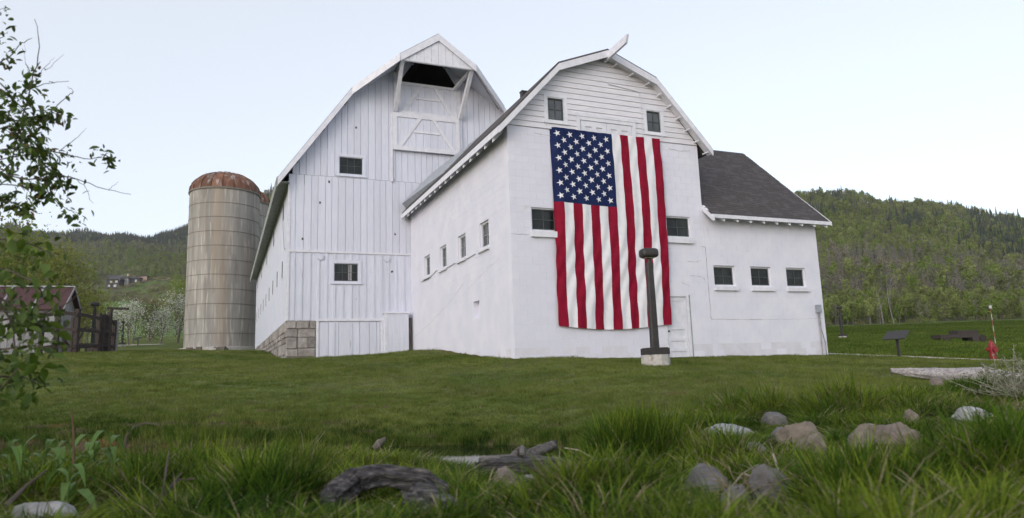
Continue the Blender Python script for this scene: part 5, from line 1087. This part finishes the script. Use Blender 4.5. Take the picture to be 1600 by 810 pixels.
tree('blossom_tree', ton(274, 88), 6.2, 2.5, 1.6, [CR_BL, CR_AS], BARK, 'taller white blossom tree right against the left edge of the silo', 'tree', 'white blossom trees', 2, 42, 60, .10, p2=.34, stems=2, trunk=.11)
tree('blossom_tree', ton(250, 86), 4.0, 1.6, 1.2, [CR_BL, CR_AS], BARK, 'lower white blossom tree between the lone one and the silo', 'tree', 'white blossom trees', 3, 26, 55, .10, p2=.36, stems=2, trunk=.09)
tree('blossom_tree', ton(294, 90), 5.2, 1.7, 1.3, [CR_BL, CR_AS], BARK, 'white blossom tree partly hidden behind the silo', 'tree', 'white blossom trees', 4, 26, 55, .10, p2=.36, trunk=.09)
tree('blossom_bush', ton(170, 70), 3.6, 1.7, .6, [CR_BL, CR_DK], BARK, 'pale grey flowering bush behind the corral posts', 'bush', None, 5, 26, 45, .09, p2=.6, trunk=.07, stems=3)
tree('brown_bush', ton(233, 96), 5.2, 2.0, .5, [CR_DK, CR_SC], BARK, 'tall brownish bush standing between the blossom trees', 'bush', None, 6, 34, 60, .12, p2=.4, trunk=.1, stems=3)
tree('green_tree', ton(279, 125), 9.6, 3.3, 2.6, [CR_LG, CR_YG], ASPEN, 'light green young tree with pale trunk beside the silo', 'tree', 'leafy green trees on the left', 7, 44, 70, .17, 'up', .14, .3)
tree('green_tree', ton(22, 62), 10.2, 4.2, 1.5, [CR_YG, CR_LG], BARK, 'large yellow-green willow tree behind the shed at the left edge', 'tree', 'leafy green trees on the left', 8, 80, 90, .15, 'round', .25, .25, stems=3)
tree('green_tree', ton(88, 72), 10.0, 4.2, 1.0, [CR_YG, CR_SC], BARK, 'yellow-green willow tree behind the shed roof, right of the large one', 'tree', 'leafy green trees on the left', 9, 80, 90, .16, 'round', .25, .2, stems=3)
tree('green_tree', ton(128, 92), 7.6, 3.6, .6, [CR_YG, CR_LG], BARK, 'lower olive green tree sloping down right of the willows', 'tree', 'leafy green trees on the left', 10, 60, 80, .16, 'round', .2, .15, stems=3)
tree('green_tree', ton(-70, 60), 12, 5, 2, [CR_YG, CR_LG], BARK, 'big yellow-green tree just outside the left edge', 'tree', 'leafy green trees on the left', 12, 60, 80, .17, 'round', .28, .2)
for px, Yb, sd, h, lb in ((1385, 116, 1, 7.5, 'bare white dead trunk at the meadow edge, left one of two'), (1402, 119, 2, 8.5, 'bare white crooked dead trunk at the meadow edge, right one of two')):
    o = ton(px, Yb); t = thing('dead_tree', lb, 'tree', o, 0, 'bare dead trees'); r = random.Random(sd); m = MB(); m.tube([(0, 0, -.3), (.3 - .4 * sd, 0, h * .4), (-.5, 0, h * .7), (-.7 + r.uniform(-.3, .3), 0, h)], [.10, .08, .05, .02], 6); m.build('trunk', ASPEN, t)
    m = MB()
    for k in range(6): z = h * r.uniform(.35, .8); m.tube([(-.2, 0, z), (-.2 + r.uniform(-1.2, 1.2), r.uniform(-.4, .4), z + r.uniform(.8, 2))], [.05, .015], 4)
    m.build('branch', ASPEN, t)
# forest shapes
def conifer(seed, H=12, R=2.0):
    r = random.Random(seed); m = MB(); m.tube([(0, 0, -.5), (0, 0, H * .9)], [.16, .04], 5, 1); n = 15
    for i in range(n):
        f = i / (n - 1); z = H * (.10 + .88 * f); rad = R * (1 - f) ** .85 * r.uniform(.75, 1.15) + .12
        k = 8 if f < .6 else 6
        for j in range(k):
            a = 6.283 * (j + r.random() * .7) / k; rr = rad * r.uniform(.65, 1.15); ca, sa = math.cos(a), math.sin(a); w = rr * .36 + .1; dz = H * .075 * r.uniform(.7, 1.5)
            m.add([(0, 0, z + H * .05), (rr * .55 * ca - w * sa, rr * .55 * sa + w * ca, z - dz * .3), (rr * ca, rr * sa, z - dz), (rr * .55 * ca + w * sa, rr * .55 * sa - w * ca, z - dz * .3)], [(0, 1, 2, 3)])
    return m
def aspen(seed, H, R, mats, per=9, ncl=26, leaf=.5, h0=.38, stems=1):
    r = random.Random(seed); m = MB()
    for q in range(stems): x = r.uniform(-.9, .9) * (stems > 1); m.tube([(x, 0, -.5), (x * 1.1 + r.uniform(-.2, .2), 0, H * .5), (x * .8, 0, H * .92)], [.10, .08, .03], 5, 1)
    for _ in range(ncl):
        f = r.random(); a = r.uniform(0, 6.283); rr = R * math.sin(math.pi * (.15 + .8 * f)) ** .6 * r.uniform(.3, 1); c = (rr * math.cos(a), rr * math.sin(a), H * (h0 + (1 - h0) * f))
        for _ in range(per): quad(m, (c[0] + r.gauss(0, R * .2), c[1] + r.gauss(0, R * .2), c[2] + r.gauss(0, R * .25)), leaf * r.uniform(.6, 1.3), r)
    return m.mesh('aspen', mats, recalc=False)
def scrub(seed, H, R, mats, n=170, leaf=.34):
    r = random.Random(seed); m = MB()
    for _ in range(n):
        a = r.uniform(0, 6.283); f = r.random() ** .5; z = H * r.uniform(.1, 1) * math.sqrt(max(.05, 1 - f * f * .9)); quad(m, (R * f * math.cos(a) * r.uniform(.8, 1.1), R * f * math.sin(a) * r.uniform(.8, 1.1), z), leaf * r.uniform(.6, 1.3), r, 1 if r.random() < .15 else 0)
    return m.mesh('scrub', mats, recalc=False)
CONE = [conifer(1).mesh('conifer', [CR_CO, BARK], recalc=False), conifer(2, 13, 1.7).mesh('conifer', [CR_CO, BARK], recalc=False), conifer(3, 10, 2.1).mesh('conifer', [CR_CO, BARK], recalc=False)]
FS = CONE + [aspen(4, 9, 2.1, [CR_AS, ASPEN]), aspen(5, 10, 1.9, [CR_AS, ASPEN]), aspen(6, 8, 2.4, [CR_LG, ASPEN]), aspen(7, 9, 1.7, [CR_AG, ASPEN], per=5, leaf=.36, stems=2), aspen(8, 8, 1.6, [CR_AG, ASPEN], per=4, leaf=.34, stems=3),
             scrub(9, 3.0, 2.4, [CR_SC, CR_AS]), scrub(10, 2.6, 2.4, [CR_SB, CR_SC]), scrub(11, 2.8, 2.2, [CR_SC, CR_SB]), scrub(12, 3.0, 2.2, [CR_AS, CR_LG])]
# index: 0-2 conifer, 3-5 green aspen, 6-7 grey bare aspen, 8 olive, 9 purple brown, 10 olive brown, 11 green scrub
def pick(w): return RNG.choice(12, p=np.array(w) / sum(w))
FP = []; FI = []; FSc = []
def patch(x, y, s, seed): return mnoise.noise(Vector((x * s, y * s, seed)))
def grow(n, t0, t1, y0, y1, fn):
    Y = np.sqrt(RNG.uniform(y0 ** 2, y1 ** 2, n)); T = RNG.uniform(t0, t1, n); X = T * Y; Z = height(X, Y)
    for x, y, z, t in zip(X, Y, Z, T):
        w, sc = fn(x, y, z, t)
        if w is None: continue
        FP.append((x, y, z)); FI.append(pick(w)); FSc.append(sc * RNG.uniform(.7, 1.25))
def right_fn(x, y, z, t):
    rs = float(np.interp(t, TK, RS)); f = (z / y - .045) / (rs - .045) + .10 * patch(x, y, .012, 1); c = patch(x, y, .02, 7)
    if y < 150 and c < .25 or f < .17: return (0, 0, 0, 4, 3, 5, 1.6 if c > 0 else .8, 1.0, .4, .4, .4, 3), .34
    if f < .32: return ((0, 0, 0, 2, 1, 4, 2, 1, 1, 0, 0, 3), .42) if c > .1 else ((0, 0, 0, .3, .2, .4, 1, 1, 3, 4, 3, 1.5), .6)
    if f < .56: return ((0, 0, 0, .3, .3, .5, 1.2, 1.2, 4, .6, 1, 3), .62) if c > .1 else ((0.1, 0, 0, .1, .1, .1, 1.2, 1.2, 3, 4, 2, .5), .65)
    if f < .70: return ((.2, 0, .1, 2, 2, 3, 2, 2, .5, .5, .5, 2), .55) if t < .66 + .1 * c else ((2, 1.3, 1.3, 1.4, 1.4, 1, 2, 1, 1, .6, .6, .5), .58)
    if f < .80 and t < .58: return (.5, .3, .3, 3, 3, 4, 1, 1, .4, 0, 0, 1), .58
    return ((5, 4, 3, 1.5, 1.5, 1, 1, .5, .2, .2, .2, .2), .62) if c > .06 or t > .68 else ((.6, .5, .4, 4, 4, 3, 1.5, 1, .2, .1, 0, .5), .75)
grow(19000, .34, .92, 121, 640, right_fn); grow(2600, .38, .92, 120, 200, right_fn)
def left_fn(x, y, z, t):
    c = patch(x, y, .010, 3); mead = 300 + 18 * math.sin(t * 40)
    if y < mead or (-.612 < t < -.565 and 470 < y < 566): return None, 0
    if -.66 < t < -.50 and y < 480: return ((0, 0, 0, 0, 0, 0, 0, 0, 3, 1, 3, 2), .62) if c > -.2 or y < 330 else (None, 0)
    if y < 430: return ((0, 0, 0, .15, .1, .3, .1, .1, 4, 1, 3, 3), .85) if c > -.15 else ((0, 0, 0, 0, 0, 0, 0, 0, 2, 4, 3, .3), .85)
    if y < 560: return ((0, 0, 0, .5, .4, .5, .5, .5, 2.4, 3, 2, 1), .85) if c < .1 else ((0, 0, 0, 3, 2, 3, 1, .5, .5, .2, .2, 2), .75)
    if y < 720: return (.2, .1, .2, 4, 4, 3, 1.3, 1, .2, .2, .2, 1), .68
    if y < 850 + 60 * c: return (.3, .3, .2, 2, 2, .6, 4, 4, .2, .2, .2, .2), .85
    return (6, 5, 5, .5, .5, .1, .4, .3, 0, 0, 0, 0), .62
grow(20000, -.95, -.27, 235, 1020, left_fn); grow(5000, -.9, -.3, 850, 1010, left_fn)
grow(700, -.44, -.27, 500, 930, lambda x, y, z, t: ((6, 5, 5, 1, 1, .1, .4, .3, 0, 0, 0, 0), .8))
grow(500, -.27, .34, 500, 640, lambda x, y, z, t: ((4, 3, 3, 3, 3, 1, 1, 1, 0, 0, 0, 0), 1.0))
FP = np.array(FP); FSc = np.array(FSc); n = len(FP)
scatter('hillside_forest', FP, np.stack([np.zeros(n), np.zeros(n), RNG.uniform(0, 6.28, n)], 1), np.stack([FSc, FSc, FSc * RNG.uniform(.85, 1.2, n)], 1), FI, FS, 'mixed aspen, scrub and conifer woods covering the far hillsides', 'forest')
# conifers that stand out against the sky
rc = random.Random(21); pines = []
cm_, bt = conifer(31), None
trk = MB().tube([(0, 0, -.5), (0, 0, 10.8)], [.17, .03], 5).mesh('trunk', BARK)
crn = []
for q in range(3):
    c = conifer(40 + q, 12, 1.9); ftot = [f for f, mi in zip(c.f, c.m) if mi == 0]; c.f = ftot; c.m = [0] * len(ftot); crn.append(c.mesh('crown', CR_CO, recalc=False))
px_sky = [1262, 1272, 1282, 1306, 1312, 1338, 1343, 1396, 1402, 1411, 1436, 1441, 1446, 1458, 1470, 1474, 1488, 1492, 1497, 1512, 1518, 1523, 1528, 1541, 1556, 1563, 1576, 1581, 1590]
for i, px in enumerate(px_sky):
    t = at(px, 330, 1)[0]; Y = 590 + rc.uniform(-25, 8); x = t * Y
    p = thing('pine_tree', 'dark conifer standing against the sky on the right-hand ridge', 'tree', (x, Y, gz(x, Y) - .5), rc.uniform(0, 6), 'conifers standing out along the right ridge'); p.scale = (rc.uniform(.8, 1.2),) * 2 + (rc.uniform(.75, 1.3),)
    link('trunk', trk, p); link('crown', crn[i % 3], p)

# ------------------------------------------------------------ houses on the left hillside
def house(px, py, Y, L, D, Hh, roof_h, label, wall, wins, tiers=1, rz=0, flat=False, chimney=False):
    p = at(px, py, Y); x = p[0]; h = thing('hillside_house', label, 'house', (x, Y, gz(x, Y) + .5), rz, 'houses on the left hillside')
    MB().box(-L / 2, L / 2, 0, D, -4, Hh).build('wall', wall, h)
    o = .9
    rf = MB(lambda a, d, z: (a, d, z)); rf.add([(-L / 2 - o, -o, Hh), (L / 2 + o, -o, Hh), (L / 2 + o, D + o, Hh), (-L / 2 - o, D + o, Hh), (-L / 2 + (0 if flat else 2), D * .5, Hh + roof_h), (L / 2 - (0 if flat else 2), D * .5, Hh + roof_h), (-L / 2 - o, -o, Hh - .3), (L / 2 + o, -o, Hh - .3), (L / 2 + o, D + o, Hh - .3), (-L / 2 - o, D + o, Hh - .3)],
        [(0, 1, 5, 4), (1, 2, 5), (2, 3, 4, 5), (3, 0, 4), (6, 7, 1, 0), (7, 8, 2, 1), (8, 9, 3, 2), (9, 6, 0, 3), (9, 8, 7, 6)]); r_ = rf.build('roof', HOUSE_R, h)
    if chimney: MB().box(L * .2, L * .2 + 1.1, D * .4, D * .4 + 1, Hh, Hh + roof_h + 1.2).build('chimney', HOUSE_W, r_)
    for a, w, z0, z1 in wins:
        f = MB().box(a - w / 2, a + w / 2, -.12, -.002, z0, z1).build('window', HOUSE_R, h); MB().box(a - w / 2 + .15, a + w / 2 - .15, -.16, -.121, z0 + .15, z1 - .15).build('pane', HOUSE_G, f)
    return h
HY = 470
house(184, 413, 560, 19, 8, 3.2, 3.2, 'upper hillside house with broad low dark roof', HOUSE_W, [(-7, 1.6, .6, 2.4), (3, 1.6, .6, 2.4), (8.2, 1.4, .6, 2.4)])
house(176, 444, HY, 9, 7, 6.2, 1.8, 'left wing of the lower hillside house group, two storeys with dark balconies', HOUSE_R, [(-2.4, 2, .8, 2.6), (1.8, 2.2, .6, 2.6), (-1.0, 2.2, 3.6, 5.4), (2.6, 2, 3.6, 5.4)])
house(191, 441, HY + 6, 8, 7, 5.2, 2.0, 'middle house of the lower hillside group with pale front and chimney', HOUSE_P, [(-2, 2.2, 2.2, 4.4), (1.8, 2.6, 2.2, 4.4)], chimney=True)
house(207, 438, HY + 8, 11, 7, 4.2, 1.6, 'long dark-roofed house of the lower hillside group', HOUSE_R, [(-3, 2.4, 1.4, 3.4), (2.5, 1.6, 1.4, 3.4)])
house(222, 441, HY + 10, 6.5, 7, 5.0, 1.2, 'tan end house at the right of the lower hillside group', HOUSE_W, [(-1.5, 1, 2, 3.4)])
rwp = at(248, 443, HY + 16); RW = thing('retaining_wall', 'long pinkish tan stone retaining wall right of the hillside houses', 'wall', (rwp[0], HY + 16, gz(rwp[0], HY + 16)), 0); 
for i in range(9): MB().box(-11 + i * 2.45, -11 + i * 2.45 + 2.38, random.uniform(-.15, .15), 1, -3, random.uniform(2.6, 3.6)).build('wall_section', HOUSE_W, RW)
sp_ = at(238, 468, 262); m = MB()
for i in range(10): a = random.uniform(-6, 6); m.box(a - .8, a + .8, random.uniform(-1, 0), random.uniform(.5, 2), -.5, random.uniform(.3, 1.2))
tag(m.build('rubble_heap', HOUSE_W), 'small orange-tan heap at the upper edge of the left meadow', 'rubble').location = (sp_[0], 262, gz(sp_[0], 262))

# ------------------------------------------------------------ left shrub with hanging leaves, broad-leaved plants, sage bush
def leaf_mesh(mt, L=.055, w=.024, fold=.25, curl=.18):
    m = MB(); vs = []; 
    for f, k in ((0, .05), (.25, .8), (.55, 1), (.8, .6)): vs += [(f * L, -w / 2 * k * 1.0, fold * w * k - curl * L * f * f), (f * L, 0, -curl * L * f * f), (f * L, w / 2 * k, fold * w * k - curl * L * f * f)]
    vs.append((L, 0, -curl * L)); m.add(vs, [(i * 3, i * 3 + 3, i * 3 + 4, i * 3 + 1) for i in range(3)] + [(i * 3 + 1, i * 3 + 4, i * 3 + 5, i * 3 + 2) for i in range(3)] + [(9, 12, 10), (10, 12, 11)])
    return m.mesh('leaf', mt, smooth=True, recalc=False)
LM = [leaf_mesh(LEAF1), leaf_mesh(LEAF1, .065, .03, .15, .3), leaf_mesh(LEAF2, .055, .026), leaf_mesh(LEAFR, .045, .02), leaf_mesh(LEAF2, .085, .045, .2, .35)]
sbx = (-4.6, 4.7); SHR = thing('leafy_shrub', 'leafy shrub reaching in from the left edge with thin twigs and small drooping leaves', 'shrub', (*sbx, gz(*sbx))); so_ = Vector(SHR.location)
rl_ = random.Random(17)
BR = [  # pixel path, depth, (leaf from fraction, leaf to fraction, number), radius
 ([(-60, 140), (5, 95), (34, 68), (50, 60)], 4.5, (.2, .55, 22), .006), ([(-60, 330), (18, 255), (50, 130), (62, 75), (54, 30)], 4.6, (.1, .62, 60), .007), ([(-60, 165), (25, 150), (70, 132), (108, 127)], 4.7, (.1, .5, 20), .005),
 ([(-60, 200), (35, 187), (70, 176), (98, 180)], 4.5, (.2, 1, 55), .006), ([(-60, 240), (20, 232), (90, 238), (132, 247), (168, 246)], 4.5, (.05, .62, 70), .007), ([(92, 237), (118, 218), (135, 200)], 4.5, (.8, .9, 0), .003), ([(150, 247), (160, 243), (170, 239)], 4.45, (.0, 1, 20), .003),
 ([(-60, 262), (40, 280), (110, 276), (150, 292), (205, 304)], 4.4, (.05, .45, 50), .006), ([(110, 276), (130, 288), (146, 318)], 4.4, (.5, 1, 0), .003), ([(170, 298), (178, 290), (185, 284)], 4.4, (0, 1, 0), .002), ([(-60, 285), (45, 292), (95, 318), (118, 336)], 4.6, (.15, .55, 40), .005), ([(105, 325), (112, 330), (122, 336)], 4.5, (0, 1, 16), .003),
 ([(-60, 225), (45, 205), (85, 172), (108, 148), (116, 143), (106, 135)], 4.7, (.05, .45, 40), .005), ([(-60, 260), (50, 240), (95, 278), (100, 305)], 4.5, (.2, 1, 60), .005), ([(-60, 330), (0, 310), (30, 320), (40, 330)], 4.3, (.2, 1, 60), .006), ([(-60, 150), (0, 130), (25, 160), (55, 200), (60, 240)], 4.4, (.2, 1, 80), .006),
 ([(-60, 110), (0, 60), (12, 50)], 4.6, (.5, 1, 12), .004), ([(-60, 20), (0, 14), (10, 16)], 4.6, (.6, 1, 8), .003), ([(-60, 215), (10, 200), (40, 225), (70, 260), (75, 295)], 4.3, (.1, 1, 80), .006), ([(-60, 180), (-10, 170), (20, 185)], 4.2, (.2, 1, 50), .006), ([(60, 120), (75, 100), (85, 90)], 4.6, (.3, 1, 0), .002), ([(50, 130), (40, 100), (38, 70)], 4.6, (.3, 1, 0), .002), ([(70, 110), (100, 85)], 4.6, (0, 1, 0), .002),
 ([(-80, 380), (0, 372), (60, 385), (85, 400)], 4.2, (.2, .9, 80), .008), ([(-80, 430), (10, 420), (55, 440), (72, 470)], 4.1, (.1, 1, 110), .008), ([(-80, 520), (0, 500), (60, 495), (110, 470), (150, 442)], 4.2, (.1, .5, 60), .008), ([(-80, 470), (0, 465), (40, 490), (70, 520)], 4.0, (.1, 1, 110), .008), ([(-80, 560), (0, 545), (45, 540), (80, 545)], 4.0, (.1, 1, 80), .009), ([(-80, 600), (0, 590), (40, 588), (60, 600)], 3.9, (.1, 1, 70), .009), ([(-80, 400), (-10, 440), (20, 520), (25, 600)], 3.9, (.2, 1, 120), .01), ([(40, 520), (60, 500), (82, 505)], 4.0, (.2, 1, 26), .004), ([(-80, 480), (30, 478), (70, 475), (110, 452)], 4.3, (.3, .6, 20), .006), ([(-90, 640), (0, 610), (30, 575)], 3.8, (.2, 1, 60), .008)]
leaves = []; trunkm = MB(); trunkm.tube([(0, 0, -.3), (-.2, .1, 1.2), (.0, 0, 2.6), (.1, -.1, 3.6)], [.06, .045, .03, .015], 7).tube([(0, 0, 0), (.1, -.3, .6), (.0, -.5, 1.3)], [.04, .03, .015], 6); trunkm.build('trunk', BARK, SHR)
for path, dep, (l0, l1, nl), rad in BR:
    P = [Vector(pt3(px, py, dep + rl_.uniform(-.12, .12) + .0015 * max(0, px))) - so_ for px, py in path]; F = []
    for i in range(len(P) - 1):
        for k in range(4):
            f = k / 4; a = P[i].lerp(P[i + 1], f)
            if i > 0 or k > 0: a += Vector((rl_.uniform(-1, 1), rl_.uniform(-1, 1), rl_.uniform(-1, 1))) * .008
            F.append(a)
    F.append(P[-1]); n = len(F); MB().tube([tuple(p) for p in F], [rad * (1 - .75 * i / n) for i in range(n)], 5).build('branch', TWD, SHR)
    low = path[1][1] > 360
    for _ in range(int(nl * (1.5 if path[1][1] < 360 else .75))):
        f = l0 + (l1 - l0) * rl_.random() ** .9; q = f * (n - 1); i = min(int(q), n - 2); c = F[i].lerp(F[i + 1], q - i); sp = .035 if not low else .065
        c = c + Vector((rl_.gauss(0, sp), rl_.gauss(0, sp * 1.3), rl_.gauss(0, sp) - .012)); d = Vector((rl_.gauss(.25, .6), rl_.gauss(0, .6), rl_.gauss(-.35, .55))).normalized()
        kind = (rl_.choice((0, 0, 0, 1, 1, 2, 3)) if not low else rl_.choice((0, 1, 1, 2, 2, 4, 4, 0)))
        leaves.append((c, d, rl_.uniform(-1.2, 1.2), kind, rl_.uniform(.7, 1.25)))
rest = {}
for i, (c, d, roll, kind, s) in enumerate(leaves):
    M = Matrix.LocRotScale(c, d.to_track_quat('X', 'Z') @ Matrix.Rotation(roll, 3, 'X').to_quaternion(), (s,) * 3)
    if i % 4 == 0 and i // 4 < 300:
        o = link('leaf', LM[kind], SHR); o.matrix_local = M
    else: rest.setdefault(kind, []).append(M)
m = MB(); mats_ = [LEAF1, LEAF2, LEAFR]
for kind, L in rest.items():
    me = LM[kind]; V = [v.co.copy() for v in me.vertices]; Fc = [tuple(p.vertices) for p in me.polygons]; mi = mats_.index(me.materials[0])
    for M in L: m.add([tuple(M @ v) for v in V], Fc, mi)
tag(m.build('leaf_mass', mats_, SHR, smooth=True, recalc=False), kind='stuff')
# broad-leaved plants
def broad_plant(px, py, Y, h, nl, label, seed, L=.22):
    p = at(px, py, Y); b = (p[0], Y, gz(p[0], Y)); t = thing('broad_leaved_plant', label, 'plant', b, 0, 'broad-leaved plants on the left bank'); r = random.Random(seed)
    top = Vector((r.uniform(-.05, .05), r.uniform(-.05, .05), h)); MB().tube([(0, 0, -.05), tuple(top * .5), tuple(top)], [.009, .008, .005], 6).build('stem', HELL, t)
    for i in range(nl):
        f = .25 + .75 * (i + 1) / nl; c = top * f; a = i * 2.4 + r.uniform(-.4, .4); ll = L * r.uniform(.8, 1.2) * (1.1 - .35 * f); w = ll * .13; up_ = .5 + .7 * f; ca, sa = math.cos(a), math.sin(a); vs = []
        for q, k in ((0, .25), (.2, .8), (.45, 1), (.7, .75), (.9, .35), (1, .03)):
            o = ll * q * .85; z = ll * (up_ * q - (up_ + .45) * q ** 2.2); tw = .25 * w * k
            for sgn in (-1, 0, 1): vs.append((c.x + ca * o - sa * sgn * w * k, c.y + sa * o + ca * sgn * w * k, c.z + z + abs(sgn) * tw))
        MB().add(vs, [(j * 3 + s_, j * 3 + 3 + s_, j * 3 + 4 + s_, j * 3 + 1 + s_) for j in range(5) for s_ in (0, 1)]).build('leaf', HELL, t, smooth=True, recalc=False)
for i, (px, py, Y, h, nl, lb) in enumerate(((152, 715, 4.35, .42, 8, 'broad-leaved plant, second from the right of the row on the left bank'), (182, 712, 4.4, .46, 8, 'tall broad-leaved plant, rightmost of the row on the left bank'), (128, 705, 4.7, .36, 7, 'broad-leaved plant beside the upright reddish stick'), (60, 715, 4.1, .38, 8, 'broad-leaved plant near the left edge, with drooping leaves'), (25, 705, 4.0, .40, 8, 'broad-leaved plant at the very left edge of the bank'), (90, 700, 4.5, .36, 7, 'broad-leaved plant between the left edge pair and the reddish stick'), (108, 770, 3.6, .2, 6, 'low broad-leaved plant in front of the row on the left bank'))): broad_plant(px, py, Y, h, nl, lb, i + 3)
sg_ = at(1590, 640, 8.6); SB = thing('sage_bush', 'bristly grey-green twiggy bush at the right edge of the lawn', 'bush', (sg_[0] + .1, 8.6, gz(sg_[0] + .1, 8.6))); r = random.Random(8); m = MB(); lf = MB()
for _ in range(170):
    a = r.uniform(0, 6.283); e = r.uniform(.25, 1.3); L = r.uniform(.35, .72); d = Vector((math.cos(a) * math.cos(e), math.sin(a) * math.cos(e), math.sin(e))); b = Vector((r.gauss(0, .10), r.gauss(0, .10), 0)); q = b + d * L * .5 + Vector((0, 0, -.02)); tip = b + d * L + Vector((r.uniform(-.1, .1), r.uniform(-.1, .1), -.10 * r.random()))
    m.tube([tuple(b), tuple(q), tuple(tip)], [.005, .004, .0015], 4, cap=False)
    for _ in range(7): f = r.uniform(.4, 1); c = q.lerp(tip, f); quad(lf, (c.x + r.gauss(0, .02), c.y + r.gauss(0, .02), c.z + r.gauss(0, .02)), .022, r)
m.build('twigs', SAGE, SB); lf.build('leaves', mat('sage_leaf', (.13, .15, .09), (.2, .21, .14), .8, rnd=.2), SB, recalc=False)
# dry stalk clumps between the right boulders
r = random.Random(33)
for px, py, Y, n, lb in ((1175, 780, 3.75, 70, 'tangle of pale dry stalks between the two bottom boulders'), (1205, 720, 5.6, 40, 'small tangle of dry stalks below the mossy rock'), (1580, 660, 7.6, 60, 'dry brown stalks under the bristly bush at the right edge')):
    p = at(px, py, Y); m = MB()
    for _ in range(n):
        a = r.uniform(0, 6.283); b = Vector((r.gauss(0, .1), r.gauss(0, .08), 0)); e = r.uniform(.3, 1.2); L = r.uniform(.12, .32); d = Vector((math.cos(a) * math.cos(e), math.sin(a) * math.cos(e), math.sin(e))); m.tube([tuple(b), tuple(b + d * L * .6), tuple(b + d * L + Vector((0, 0, -.05)))], [.004, .003, .0015], 4, cap=False)
    o = tag(m.build('dry_stalks', G3), lb, 'stalks', kind='stuff'); o.location = (p[0], Y, gz(p[0], Y))

# ------------------------------------------------------------ a thin evening haze
hzm = bpy.data.materials.new('haze_air'); hzm.use_nodes = True; hn = hzm.node_tree.nodes; hn.remove(hn['Principled BSDF']); pv_ = hn.new('ShaderNodeVolumePrincipled')
pv_.inputs['Density'].default_value = .00011; pv_.inputs['Color'].default_value = (.93, .95, 1, 1); hzm.node_tree.links.new(pv_.outputs[0], hn['Material Output'].inputs['Volume'])
zlo = float(GZ.min()) - 1.5; zhi = float(GZ.max()) + 30
hz = MB().box(-13500, 13500, -75, float(ys_[-1]) + 20, zlo, zhi).build('haze', hzm); tag(hz, kind='stuff')
